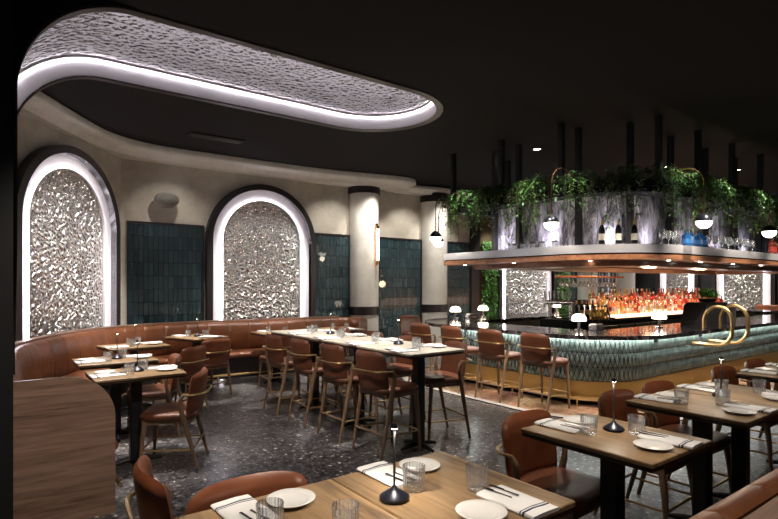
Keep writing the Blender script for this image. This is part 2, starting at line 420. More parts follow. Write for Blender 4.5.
def ring(mb, o0, o1, z0, z1, mi=0):
    a = rr(o0); b = rr(o1); n = len(a); m = len(b)
    if n != m:                       # resample by using the same parametrisation
        b = [b[min(m-1, int(i*m/n))] for i in range(n)]
    rows = [[(*a[i], z0), (*a[i], z1), (*b[i], z1), (*b[i], z0), (*a[i], z0)] for i in range(n)]
    mb.strip(rows, mi, True)
def rrN(off, N_=260):
    p = rr(off); q = [Vector((*x, 0)) for x in p]; q.append(q[0].copy())
    d = [0]
    for i in range(1, len(q)): d.append(d[-1] + (q[i]-q[i-1]).length)
    return p, d
def ring2(mb, o0, o1, z0, z1, mi=0):
    """ring whose two edges use matched samples (same straight/arc split)"""
    def path(off):
        x0, y0, x1, y1 = BX0+off, BY0+off, BX1-off, BY1-off; r = max(.02, BR-off); pts = []
        for (cx, cy, a0) in ((x1-r, y0+r, -pi/2), (x1-r, y1-r, 0), (x0+r, y1-r, pi/2), (x0+r, y0+r, pi)):
            for i in range(17):
                a = a0 + pi/2*i/16; pts.append((cx+r*cos(a), cy+r*sin(a)))
        return pts
    a, b = path(o0), path(o1)
    rows = [[(*a[i], z0), (*a[i], z1), (*b[i], z1), (*b[i], z0), (*a[i], z0)] for i in range(len(a))]
    mb.strip(rows, mi, True)

mb = MB(); mb.add([(-3,-3,0),(17,-3,0),(17,9.4,0),(-3,9.4,0)], [(0,1,2,3)])
mb.box(-3,-3,-.1,17,9.4,-.001)
structure(mb.build('floor', M['terrazzo'], smooth=0), 'dark speckled terrazzo restaurant floor', 'floor')
mb = MB(); ring2(mb, -.30, 1.2, .0, .004)
structure(mb.build('trim_1', M['mosaic'], smooth=0), 'terracotta mosaic floor around the bar', 'floor inlay')
mb = MB(); ring2(mb, -.40, -.30, .0, .005); ring2(mb, -.425, -.40, .0, .006, 1)
structure(mb.build('trim_2', [M['borderstone'], M['black']], smooth=0), 'pale stone border strip around the mosaic floor', 'floor inlay')

# ------------------------------------------------------------------ setting: walls
PA = Vector((-.05, 7.10, 0)); PB = Vector((1.55, 9.0, 0)); DW = (PB-PA).normalized()
WY = 9.05
path = [PA - DW*2.6, PA, PB, Vector((1.62,9.04,0)), Vector((1.70,WY,0)), Vector((17,WY,0))]
mb = MB()
rows = [[(p.x,p.y,0),(p.x,p.y,3.72)] for p in path]; mb.strip(rows)
rows = [[(p.x-.1,p.y+.12,0),(p.x-.1,p.y+.12,3.72)] for p in path]; mb.strip(rows, flip=True)
structure(mb.build('wall_far', M['limewash'], smooth=0), 'cream limewashed wall with arched panels', 'wall')
WX = 16.7
mb = MB(); mb.box(WX,-3,0,WX+.15,9.2,3.72)
structure(mb.build('wall_right', M['black'], smooth=0), 'dark wall at the far end beyond the bar', 'wall')

# stadium coffer unrolled over the curved bulkhead:  u runs along x, down the curve and down the left wall
RB = .79; UC = .9
def surf(u, v, d=0.0):
    if u >= UC: return (u, v, CEIL+d)
    a = (UC-u)/RB
    if a <= pi/2: return (UC-(RB+d)*sin(a), v, CEIL-RB+(RB+d)*cos(a))
    return (UC-RB-d, v, CEIL-RB-(UC-u-RB*pi/2))
CV, CR, CU0, CU1 = 5.4, .80, -1.2, 3.74
def st_half(u, r=CR):
    if u <= CU0-r or u >= CU1+r: return 0
    if u < CU0: return sqrt(max(0, r*r-(u-CU0)**2))
    if u > CU1: return sqrt(max(0, r*r-(u-CU1)**2))
    return r
VEND = 6.32
us = [-3.24 + .1*i for i in range(0, 12)]
us = [u for u in us if u < CU0-CR]
us += [CU0-CR*cos(pi/2*i/14) for i in range(15)]
us += [CU0+(CU1-CU0)*i/90 for i in range(1, 91)]
us += [CU1+CR*sin(pi/2*i/16) for i in range(1, 17)]
us += [5, 6, 8, 10, 13, 17]
mb = MB()
for a, b in zip(us[:-1], us[1:]):
    ha, hb = st_half(a), st_half(b)
    sa, sb = (4.5, 4.5) if a < UC-.02 else (-3, -3)
    mb.add([surf(a,sa), surf(b,sb), surf(b,CV-hb), surf(a,CV-ha)], [(3,2,1,0)])
    va = VEND if a < UC-1e-6 else 9.3
    if a < UC-1e-6 and b > UC: pass
    ea, eb = (VEND, VEND) if a < UC-.02 else (9.3, 9.3)
    mb.add([surf(a,CV+ha), surf(b,CV+hb), surf(b,eb), surf(a,ea)], [(3,2,1,0)])
    if ea == VEND:                          # end face of the curved bulkhead
        mb.add([surf(a,VEND), surf(b,VEND), surf(b,VEND,.26), surf(a,VEND,.26)], [(0,1,2,3)])
        mb.add([surf(a,VEND,.26), surf(b,VEND,.26), surf(b,4.5,.26), surf(a,4.5,.26)], [(0,1,2,3)])
        mb.add([surf(a,4.5), surf(b,4.5), surf(b,4.5,.26), surf(a,4.5,.26)], [(3,2,1,0)])
mb.add([(-3,-3,CEIL+.004),(UC+.05,-3,CEIL+.004),(UC+.05,4.52,CEIL+.004),(-3,4.52,CEIL+.004)], [(3,2,1,0)])
mb.add([(-3,VEND,CEIL+.004),(UC+.05,VEND,CEIL+.004),(UC+.05,9.3,CEIL+.004),(-3,9.3,CEIL+.004)], [(3,2,1,0)])
structure(mb.build('ceiling', M['blackceil'], smooth=30), 'black ceiling curving down into the left pillar', 'ceiling')
mb = MB(); mb.box(-3,3.3,0,.073,3.62,CEIL)
structure(mb.build('wall_left', M['black'], smooth=0), 'black wall end at the left edge', 'wall')

# coffer as one fitting
def st_ring(r, n=24):
    pts = []
    for i in range(n+1):
        a = -pi/2 + pi*i/n; pts.append((CU1 + r*cos(a), CV + r*sin(a)))
    k = 80
    for i in range(1, k): pts.append((CU1+(CU0-CU1)*i/k, CV+r))
    for i in range(n+1):
        a = pi/2 + pi*i/n; pts.append((CU0 + r*cos(a), CV + r*sin(a)))
    for i in range(1, k): pts.append((CU0+(CU1-CU0)*i/k, CV-r))
    return pts
coffer = thing('ceiling_coffer', 'long rounded ceiling recess with hammered silver panel and white lit rim', 'ceiling coffer')
mb = MB(); us2 = [u for u in us if CU0-CR <= u <= CU1+CR]
for a, b in zip(us2[:-1], us2[1:]):
    ha, hb = st_half(a)*.985, st_half(b)*.985
    mb.add([surf(a,CV-ha,.2), surf(b,CV-hb,.2), surf(b,CV+hb,.2), surf(a,CV+ha,.2)], [(3,2,1,0)], 0,
           [[(a,CV+ha),(b,CV+hb),(b,CV-hb),(a,CV-ha)]])
mb.build('hammered_panel', M['hammered_ceiling'], coffer, smooth=30)
mb = MB(); r0 = st_ring(CR); r1 = st_ring(CR+.012)
mb.strip([[surf(*a, -.012), surf(*a, .205)] for a in r0], 0, True); mb.build('white_reveal', M['white'], coffer)
mb = MB(); r2 = st_ring(CR+.085)
mb.strip([[surf(*a,.0), surf(*a,-.014), surf(*b,-.014), surf(*b,.002)] for a, b in zip(r0, r2)], 0, True); mb.build('bronze_rim', M['bronze'], coffer)
mb = MB(); r3 = st_ring(CR-.035); r4 = st_ring(CR-.028)
mb.strip([[surf(*b,.198), surf(*b,.172)] for b in r4], 0, True); mb.build('light_strip', M['led'], coffer)
mb = MB(); r5 = st_ring(CR-.04)
mb.strip([[surf(*a,.199), surf(*a,.168), surf(*b,.168), surf(*b,.199)] for a, b in zip(st_ring(CR-.030), r5)], 0, True); mb.build('panel_edge', M['white'], coffer)

# arched panels
def arch(loc, rz, label, w=2.05, top=3.33, fr=.10, band=.185, groups=None, led=None):
    """local: centre of the arch foot on the wall, wall along X, room side is -Y"""
    t = thing('arched_panel', label, 'wall panel', loc, rz, groups)
    R = w/2; zs = top - R
    def outline(r, n=28):
        return [(-r, 0)] + [(r*cos(pi - pi*i/n), zs + r*sin(pi*i/n)) for i in range(n+1)] + [(r, 0)]
    def band_strip(r0, r1, y0, y1):
        a, b = outline(r0), outline(r1)
        return [[(p[0],0,p[1]), (p[0],y0,p[1]), (q[0],y1,q[1]), (q[0],0,q[1])] for p, q in zip(a, b)]
    m = MB(); m.strip(band_strip(R, R-fr, -.12, -.12)); m.build('dark_frame', M['frame'], t)
    m = MB()
    a, b = outline(R-fr), outline(R-fr-band)
    m.strip([[(p[0],-.118,p[1]), (p[0],-.03,p[1]), (q[0],-.025,q[1])] for p, q in zip(a, b)]); m.build('white_border', M['white'], t)
    ri = R-fr-band
    m = MB(); o = outline(ri)[1:-1]
    for p, q in zip(o[:-1], o[1:]):
        pass
    xs = [p[0] for p in o]
    for (p, q) in zip(o[:-1], o[1:]):
        m.add([(p[0],-.03,0),(q[0],-.03,0),(q[0],-.03,q[1]),(p[0],-.03,p[1])], [(0,1,2,3)], 0,
              [[(p[0]+loc[0],0),(q[0]+loc[0],0),(q[0]+loc[0],q[1]),(p[0]+loc[0],p[1])]])
    m.build('hammered_panel', M['hammered'], t, smooth=0)
    m = MB(); a, b = outline(ri+.004), outline(ri-.004)
    ls = MB(); ls.strip([[(p[0],-.027,p[1]), (p[0],-.052,p[1])] for p in a])
    m = MB(); a, b = outline(ri+.003), outline(ri-.010)
    m.strip([[(p[0],-.028,p[1]), (p[0],-.056,p[1]), (q[0],-.056,q[1]), (q[0],-.028,q[1])] for p, q in zip(a, b)])
    pe = m.build('panel_edge', M['white'], t); ls.build('light_strip', led or M['led'], pe)
    return t
pc = (PA+PB)/2; nW = Vector((DW.y, -DW.x, 0))
arch((pc.x, pc.y, 0), atan2(DW.y, DW.x), 'lit hammered silver arch on the angled wall above the banquette end')
arch((3.87, WY, 0), 0, 'lit hammered silver arch behind the middle of the curved banquette')
arch((11.2, WY, 0), 0, 'lit hammered silver arch between two green plant panels behind the bar', w=2.3)
arch((WX, 7.72, 0), -pi/2, 'partly hidden lit hammered arch beside the far corner, behind red bottles', w=1.25, top=3.0)
arch((WX, 5.95, 0), -pi/2, 'lit hammered arch on the end wall behind the potted plant', w=1.55, top=3.0)

# teal tile panels
def tiles(x0, x1, label, z1=2.5, y=WY, y1=None):
    t = MB(); d = .03
    t.add([(x0,y-d,0),(x1,y-d,0),(x1,y-d,z1),(x0,y-d,z1)], [(0,1,2,3)], 0, [[(x0,0),(x1,0),(x1,z1),(x0,z1)]])
    q = MB(); q.box(x0,y-.045,z1,x1,y,z1+.035); q.box(x0-.02,y-.045,0,x0,y,z1+.035); q.box(x1,y-.045,0,x1+.02,y,z1+.035)
    r = tag(t.build('tile_panel', M['teal'], smooth=0), label, 'wall tiles')
    q.build('panel_frame', M['frame'], r, smooth=0); return r
tiles(1.66, 2.80, 'dark teal tile panel between the two big arches, under the speaker')
tiles(4.94, 5.75, 'dark teal tile panel between the arch and the column with the sconce')
tiles(6.42, 7.58, 'dark teal tile panel between the two white columns')
tiles(8.31, 9.10, 'dark teal tile panel right of the second white column, above the bar lamp')
tiles(12.98, 13.42, 'narrow teal tile panel behind the hanging wine glasses')
tiles(14.2, 15.45, 'teal tile panel between the two columns behind the bar bottles')
mb = MB(); mb.box(9.12,WY-.075,0,9.40,WY-.005,3.5); tag(mb.build('pilaster', M['frame'], smooth=0), 'dark pilaster between teal tiles and green plant panel', 'pilaster')

# living wall panels
def leafcard(mb, p, d, up, ln, wd, mi=0):
    d = d.normalized(); s = d.cross(up)
    s = s.normalized() if s.length > 1e-4 else Vector((1,0,0))
    n = s.cross(d)
    a = p; c = p + d*ln*.5 + n*ln*.08; e = p + d*ln - n*ln*.05
    mb.add([a, c - s*wd*.5, e, c + s*wd*.5, c + n*ln*.03], [(0,4,1),(1,4,2),(2,4,3),(3,4,0)], mi)
def rv(): return Vector((random.uniform(-1,1), random.uniform(-1,1), random.uniform(-1,1)))
def greenwall(x0, x1, label):
    t = MB(); t.box(x0,WY-.05,0,x1,WY,3.3)
    r = tag(t.build('plant_wall', M['stem'], smooth=0), label, 'plant wall')
    f = MB()
    for i in range(1100):
        p = Vector((random.uniform(x0+.02,x1-.02), WY-.06-random.uniform(0,.06), random.uniform(.5,2.6)))
        leafcard(f, p, Vector((random.uniform(-.7,.7), -.8, random.uniform(-1,.3))), Vector((0,0,1)), random.uniform(.07,.13), random.uniform(.04,.07))
    o = f.build('foliage', M['leafb'], r, recalc=False); o['kind'] = 'stuff'
greenwall(9.44, 9.98, 'lush green plant wall left of the arch behind the bar')
greenwall(12.40, 12.95, 'narrow green plant wall right of the arch behind the bar')

# cornice: two stepped curved runs
def smooth_path(pts, n=8):
    P = [Vector(p) for p in pts]; out = []
    for i in range(len(P)-1):
        p0 = P[max(0,i-1)]; p1 = P[i]; p2 = P[i+1]; p3 = P[min(len(P)-1,i+2)]
        for k in range(n):
            t = k/n
            out.append(.5*((2*p1)+(-p0+p2)*t+(2*p0-5*p1+4*p2-p3)*t*t+(-p0+3*p1-3*p2+p3)*t**3))
    out.append(P[-1]); return out
def sweep(mb, path, prof, mi=0, uv=False, close=True):
    """prof: (offset to the left of travel, z) closed loop; path: list of Vector in plan"""
    rows = []; n = len(path); dist = [0]
    for i in range(1, n): dist.append(dist[-1] + (path[i]-path[i-1]).length)
    pl = [0]
    for i in range(1, len(prof)): pl.append(pl[-1] + sqrt((prof[i][0]-prof[i-1][0])**2+(prof[i][1]-prof[i-1][1])**2))
    uvs = []
    for i in range(n):
        a = path[max(0,i-1)]; b = path[min(n-1,i+1)]; t = (b-a).normalized(); s = Vector((-t.y, t.x, 0))
        rows.append([tuple(path[i] + s*o + Vector((0,0,z))) for o, z in prof])
        uvs.append([(dist[i], w) for w in pl])
    mb.strip(rows, mi, False, uvs if uv else None)
    if close:
        for r, fl in ((rows[0], False), (rows[-1], True)):
            q = r[:-1] if r[0] == r[-1] else r
            f = list(range(len(q)))
            mb.add(q, [f if fl else f[::-1]], mi, [[(0,0)]*len(q)] if uv else None)
corn = smooth_path([(-.75,5.6,0),(-.15,6.45,0),(.38,7.2,0),(.85,7.92,0),(1.27,8.45,0),(1.9,8.78,0),(3,8.82,0),(5,8.74,0),(6.4,8.45,0),(6.85,8.50,0),(6.95,8.75,0),(6.9,9.02,0)], 8)
prof = [(-.10,3.695),(-.12,3.62),(-.10,3.59),(-.03,3.575),(.02,3.54),(.05,3.49),(.42,3.49),(.42,3.695),(-.10,3.695)]
mb = MB(); sweep(mb, corn, prof)
structure(mb.build('trim_3', M['column'], smooth=50), 'curved cream cornice above the arches', 'cornice')
corn2 = smooth_path([(6.8,9.0,0),(7.1,8.86,0),(7.6,8.72,0),(8.2,8.68,0),(8.9,8.85,0),(10,8.9,0),(12,8.9,0),(16.6,8.9,0)], 8)
mb = MB(); sweep(mb, corn2, [(-.05,3.66),(-.07,3.60),(.0,3.56),(.03,3.50),(.3,3.50),(.3,3.66),(-.05,3.66)])
structure(mb.build('trim_4', M['column'], smooth=50), 'stepped back cream cornice above the far columns', 'cornice')

# columns
def column(x, label, y=8.95, r=.30):
    t = thing('round_column', label, 'column', (x, y, 0), 0, 'pale round columns along the far wall')
    m = MB(); m.lathe([(r,0),(r,3.5)], 40); m.build('shaft', M['column'], t)
    m = MB(); m.lathe([(r+.004,.93),(r+.018,.93),(r+.018,1.10),(r+.004,1.10)], 40); m.build('lower_band', M['frame'], t)
    m = MB(); m.lathe([(r+.004,3.36),(r+.03,3.36),(r+.03,3.55),(r+.004,3.55)], 40); m.build('capital_band', M['frame'], t)
column(6.01, 'pale round column carrying the copper wall sconce')
column(7.90, 'pale round column just left of the bar canopy')
column(13.8, 'pale column seen under the hanging wine glasses')
column(15.85, 'pale column seen above the glowing bottles')

# sconce
sc = thing('wall_sconce', 'copper bracket tube light on the first white column', 'sconce', (6.09, 8.575, 2.33))
m = MB(); m.lathe([(.028,-.34),(.028,.34)], 16); m.build('glass_tube', M['tubelight'], sc)
m = MB()
for s in (-1, 1): m.lathe([(.034,s*.34-.03),(.034,s*.34+.03)], 16)
m.box(-.02,.02,-.42,.02,.06,.42); m.build('copper_bracket', M['copper'], sc)
# speaker
sp = thing('wall_speaker', 'grey egg shaped loudspeaker high on the cream wall between arches', 'speaker', (2.19, WY-.02, 2.88))
m = MB(); rows = []
for i in range(13):
    a = pi*i/12 - pi/2; rows.append([(.19*cos(a)*cos(b)*(1+.12*sin(b)), -.17 - .13*sin(a) if False else -.16+.14*sin(a), .125*cos(a)*sin(b)) for b in [2*pi*k/24 for k in range(25)]])
m.strip(rows); m.build('speaker_body', plain('grey speaker', (.20,.185,.165), .55), sp)
m = MB(); m.strip([[(.15*r*cos(b), -.305+.05*r*r, .095*r*sin(b)) for b in [2*pi*k/24 for k in range(25)]] for r in (.01,.35,.7,1)]); m.build('grille', plain('speaker grille', (.11,.10,.09), .7), sp)
m = MB(); m.box(-.03,-.08,-.03,.03,.02,.03); m.build('bracket', M['black'], sp)

# ceiling downlights, vent
DLm = thing('ceiling_downlight', 'x', 'downlight')
m = MB(); m.lathe([(.055,0),(.085,0),(.085,-.012),(.055,-.008)], 20, caps=False); m.build('trim_ring', M['blackmetal'], DLm)
m = MB(); m.lathe([(.0,-.004),(.055,-.004)], 20); m.build('lens', M['spot'], DLm)
DL = Maker(DLm)
for (x, y), lb in (((6.92,5.37), 'bright round downlight in the ceiling beside the brass pendant arm'), ((10.4,6.3), 'small downlight behind the second black post over the bar'),
                   ((9.9,4.75), 'small downlight above the middle of the bar plants'), ((13.2,6.2), 'small distant downlight between two black posts'), ((11.2,4.1), 'small downlight above the right end of the plants')):
    DL.put((x, y, CEIL), 0, lb, 'ceiling downlights over the bar')
v = thing('ceiling_vent', 'dark slotted air vent in the black ceiling beside the cornice', 'vent', (2.6, 7.75, CEIL-.004))
m = MB(); m.box(-.4,-.11,-.012,.4,.11,0); m.build('vent_plate', M['black'], v, smooth=0)
m = MB()
for k in range(4): m.box(-.36,-.08+k*.045,-.02,.36,-.055+k*.045,-.012)
m.build('slats', M['bronze'], v, smooth=0)
DUCT = []

# ------------------------------------------------------------------ seating
def make_chair(name, cat, sh, dining):
    t = thing(name, 'x', cat)
    W = .235; lz = sh-.075
    # seat pad
    m = MB(); n = 28; rows = []
    prof = [(.93,-.055),(1.0,-.045),(1.015,-.025),(1.0,-.006),(.93,.006),(.7,.010),(.3,.004),(.02,.0)]
    def out(a):
        p = 5.0
        c, s = cos(a), sin(a); k = (abs(c)**p+abs(s)**p)**(-1/p)
        y = s*k
        return c*k*(.235 - .018*(1-y)/2*(0) ), y*.225
    for k in range(n+1):
        a = 2*pi*k/n; x, y = out(a)
        rows.append([(x*f, y*f, sh-.01+z) for f, z in prof])
    m.strip(rows); m.build('seat', M['leather_d'], t, smooth=60)
    m = MB()
    m.box(-.205,-.19,sh-.095,.205,.195,sh-.06); m.build('seat_frame', M['walnut'], t, smooth=0)
    # backrest: slightly dished padded panel
    bw, b0, bh = (.243, sh-.03, .358) if dining else (.226, sh-.05, .37)
    m = MB(); nu, nv = 18, 14; rows_f = []; rows_b = []
    for i in range(nu+1):
        u = -1+2*i/nu; rf = []; rb = []
        for j in range(nv+1):
            v = j/nv; vv = 2*v-1
            rc = (1-abs(vv)**6*.10) if vv > 0 else (1-abs(vv)**4*.08)
            x = u*bw*rc; z = b0 + (v*bh if abs(u) < .0 else bh*(.5+.5*vv*(1-abs(u)**6*.13)))
            y = -.222 - .05*v + .062*u*u
            th = .032*max(.0, (1-abs(u)**8)*(1-abs(vv)**8))**.5
            rf.append((x, y+th, z)); rb.append((x, y-th*.75, z))
        rows_f.append(rf); rows_b.append(rb)
    m.strip(rows_f, flip=False); m.strip(rows_b, flip=True)
    m.build('backrest', M['leather'] if dining else M['leather_d'], t, smooth=60, recalc=True)
    # legs
    for s in (-1, 1):
        m = MB(); m.tube([(s*.205,.212,0),(s*.198,.195,sh*.5),(s*.188,.172,sh-.06)], [.0125,.018,.0225], 10); m.build('leg', M['walnut'], t)
        m = MB(); m.tube([(s*.215,-.255,0),(s*.222,-.19,sh*.5),(s*.228,-.14,sh-.05),(s*.235,-.118,sh+.05),(s*.240,-.118,sh+.115),(s*.240,-.14,sh+.148)], [.0125,.0185,.022,.019,.016,.0125], 10); m.build('leg', M['walnut'], t)
    # rail wrapping behind the back
    pts = []
    for k in range(25):
        a = -pi/2 + pi*k/24; sx = sin(a)
        pts.append((.239*(1 if sx >= 0 else -1)*abs(sx)**.55, -.134-.170*abs(cos(a))**.6, sh+.149))
    m = MB(); m.tube(pts, .0095, 8, flat=1.3); m.build('arm_rail', M['rail'], t)
    # footrest
    fz = .2 if not dining else .165
    m = MB()
    m.tube([(-.2,.205,fz),(.2,.205,fz)], .0085, 8)
    for s in (-1, 1): m.tube([(s*.203,.205,fz),(s*.218,-.225,fz)], .0085, 8)
    m.build('footrest', M['brass'], t)
    m = MB(); m.tube([(-.215,-.222,fz+.02),(.215,-.222,fz+.02)], .010, 8); m.build('stretcher', M['walnut'], t)
    return t
DINE = Maker(make_chair('dining_chair', 'chair', .475, True))
STOOL = Maker(make_chair('bar_stool', 'stool', .63, False))
def facing(deg): return radians(deg - 90)       # local front +Y turned to this compass angle (0 = +X)
g = 'leather dining chairs at the low tables'
for x, y, a, lb in ((.77,1.725,-92,'leather dining chair tucked under the front oak table, only its back showing'),
                    (.74,2.33,-4,'leather dining chair turned sideways behind the front oak table'),
                    (2.47,1.76,-86,'leather dining chair at the third booth-row table, seat fully in view'),
                    (3.46,1.79,-88,'leather dining chair at the fourth booth-row table, against the brass kickplate'),
                    (4.03,1.79,-90,'leather dining chair at the fifth booth-row table'),
                    (5.25,1.81,-90,'leather dining chair at the sixth booth-row table'),
                    (5.98,1.81,-90,'leather dining chair farthest along the booth row'),
                    (1.24,4.83,152,'leather dining chair at the first banquette table, nearest the wooden end panel'),
                    (1.30,5.88,172,'leather dining chair at the second banquette table, half hidden'),
                    (1.80,6.72,128,'leather dining chair turned away at the third banquette table'),
                    (2.38,7.46,106,'leather dining chair seen from behind at the fourth banquette table'),
                    (3.42,7.42,90,'leather dining chair at the fifth banquette table, behind the communal stools')):
    DINE.put((x, y, 0), facing(a), lb, g)
g = 'leather bar stools at the communal table'
for x, y, a, lb in ((2.94,3.97,2,'bar stool on the banquette side of the communal table, nearest its end'),
                    (2.94,4.64,0,'bar stool second from the near end, banquette side of communal table'),
                    (2.94,5.33,-3,'bar stool third from the near end, banquette side of communal table'),
                    (2.92,5.98,-4,'bar stool at the far end, banquette side of communal table'),
                    (3.63,4.06,168,'bar stool on the bar side of the communal table, seat and footrest in view'),
                    (3.62,4.75,180,'bar stool second from the near end, bar side of communal table'),
                    (3.62,5.5,180,'bar stool third from the near end, bar side of communal table'),
                    (3.62,6.25,180,'bar stool at the far end, bar side of communal table')):
    STOOL.put((x, y, 0), facing(a), lb, g)
g = 'leather bar stools along the tiled bar'
for x, y, a, lb in ((5.52,4.16,0,'bar stool at the bar, the one nearest the curved corner'),
                    (5.50,4.88,1,'bar stool at the bar, second from the curved corner'),
                    (5.50,5.62,-2,'bar stool at the bar, third from the curved corner'),
                    (5.48,6.30,2,'bar stool at the bar, fourth from the curved corner'),
                    (6.35,7.72,-100,'bar stool on the far side of the bar, its padded front towards us')):
    STOOL.put((x, y, 0), facing(a), lb, g)

# tables
TH = .79
def make_table(w, d, h, name, cols, label, top='oak'):
    t = thing(name, label, 'table')
    m = MB(); m.rbox(-w/2,-d/2,h-.022,w/2,d/2,h,.004,1); m.build('tabletop', M[top], t, smooth=0)
    m = MB(); m.rbox(-w/2+.004,-d/2+.004,h-.042,w/2-.004,d/2-.004,h-.0225,.004,1); m.build('edge_band', M['oakedge'], t, smooth=0)
    for (cx, cy) in cols:
        m = MB(); m.rbox(cx-.045,cy-.045,.03,cx+.045,cy+.045,h-.05,.006,1); co = m.build('column', M['blackmetal'], t, smooth=0)
        m = MB()
        for k in range(4):
            a = pi/2*k
            m.tube([(cx,cy,.045),(cx+.11*cos(a),cy+.11*sin(a),.035),(cx+.21*cos(a),cy+.21*sin(a),.016)], [.026,.022,.014], 8)
        m.build('base', M['blackmetal'], co)
        m = MB(); m.box(cx-.15,cy-.15,h-.05,cx+.15,cy+.15,h-.042); m.build('top_plate', M['blackmetal'], co, smooth=0)
    return t
TW, TD = .575, .70
TB = Maker(make_table(TW, TD, TH, 'dining_table', [(0,0)], 'x'))
ORD = ['first','second','third','fourth','fifth','sixth','seventh']
row = [(.765,1.45),(1.335,1.45),(2.51,1.48),(3.59,1.51),(4.185,1.51),(5.36,1.52),(5.945,1.52)]
row[1] = (1.345, 1.45)
tl = ['oak table at the bottom of the picture, beside the sideways chair','oak table carrying the nearest stem lamp and three glasses',
      'oak table standing alone in the booth row, lamp in its middle','fourth oak table along the booth row, joined to the fifth',
      'fifth oak table along the booth row, joined to the fourth','sixth oak table along the booth row, below the brass loops','seventh oak table, at the right end of the booth row']
for (x, y), lb in zip(row, tl): TB.put((x, y, 0), 0, lb, 'two-seat oak tables along the booth')
lt = [(.975,4.99,pi/2),(.975,5.95,pi/2),(1.38,7.17,pi/2+.12),(2.34,7.82,.35),(3.55,7.74,0),(4.72,7.76,0)]
for i, (x, y, a) in enumerate(lt):
    TB.put((x, y, 0), a, ORD[i] + ' oak table along the curved banquette, counted from the wooden end panel', 'two-seat oak tables along the banquette')
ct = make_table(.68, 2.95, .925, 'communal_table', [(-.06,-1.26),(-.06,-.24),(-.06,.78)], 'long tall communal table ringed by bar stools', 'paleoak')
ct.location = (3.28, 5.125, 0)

# tableware
napm = MB(); nn = 10
rows = []
for i in range(nn+1):
    y = -.125+.25*i/nn; k = .004*sin(i*1.3)
    rows.append([(-.068,y,.001),(-.07,y,.007),(-.066,y,.013+k*.3),(-.02,y,.015+k*.5),(.03,y,.014-k*.4),(.064,y,.012),(.069,y,.006),(.067,y,.001)])
napm.strip(rows)
for r, f in ((rows[0], 1), (rows[-1], 0)): napm.add(r, [list(range(8)) if f else list(range(8))[::-1]])
for k in range(8-1): pass
napm.add([rows[0][0], rows[-1][0], rows[-1][7], rows[0][7]], [(0,1,2,3)])
nap = napm.build('folded_napkin', M['napkin'], smooth=50); tag(nap, 'x', 'napkin'); NAP = Maker(nap)
pm = MB(); pm.lathe([(0,.002),(.045,.002),(.048,0),(.052,.003),(.082,.012),(.085,.0155),(.083,.0165),(.055,.008),(.05,.0065),(0,.0062)], 40)
plate = pm.build('bread_plate', M['porcelain'], smooth=50); tag(plate, 'x', 'plate'); PLATE = Maker(plate)
gm = MB(); gm.lathe([(0,.0),(.036,.0),(.0385,.004),(.0405,.03),(.0425,.088),(.0412,.09),(.0398,.088),(.0375,.03),(.034,.016),(0,.014)], 28)
glass = gm.build('glass_tumbler', M['glass'], smooth=50); tag(glass, 'x', 'glass'); GLASS = Maker(glass)
# fork and knife
fm = MB(); fm.prism([(-.004,-.085),(.004,-.085),(.0032,.02),(.009,.035),(.0095,.052),(.009,.085),(.006,.085),(.0058,.055),(.0032,.055),(.003,.085),(0.0005,.085),(.0,.055),(-.0005,.055),(-.0008,.085),(-.0035,.085),(-.0037,.055),(-.006,.055),(-.0062,.085),(-.009,.085),(-.0095,.052),(-.009,.035),(-.0032,.02)], 0, .0022)
for p_ in fm.v: p_.y *= .72
fork = fm.build('table_fork', M['cutlery'], smooth=0); tag(fork, 'x', 'fork'); FORK = Maker(fork)
km = MB(); km.prism([(-.0045,-.095),(.0045,-.095),(.0038,.0),(.009,.004),(.0095,.07),(.004,.098),(-.0035,.1),(-.0038,.0)], 0, .0025)
for p_ in km.v: p_.y *= .68
knife = km.build('table_knife', M['cutlery'], smooth=0); tag(knife, 'x', 'knife'); KNIFE = Maker(knife)
# cordless table lamp
lp = thing('table_lamp', 'x', 'lamp')
m = MB(); m.lathe([(0,0),(.048,0),(.053,.004),(.053,.013),(.046,.020),(.028,.031),(.012,.041),(.006,.050),(0,.050)], 28); m.build('base', M['lampblack'], lp, smooth=40)
m = MB(); m.lathe([(.0042,.045),(.0042,.252)], 12); m.build('stem', M['steel'] if False else plain('lamp stem', (.10,.10,.115), .35, .6), lp)
m = MB(); m.lathe([(.006,.250),(.011,.251),(.0125,.262),(.009,.268),(0,.270)], 16); lh = m.build('lamp_head', M['lampblack'], lp)
m = MB(); m.lathe([(.0045,.2495),(.0105,.2502)], 16); m.build('light_ring', emit('lamp head led', (1,.9,.75), 60), lh)
LAMP = Maker(lp)
def put_lamp(x, y, h, label, e=4.0):
    LAMP.put((x, y, h+.0005), 0, label, 'cordless stem lamps on the tables')
    light('SPOT', (x, y, h+.243), e, WARM, .012, (x, y, h), 150, .5)
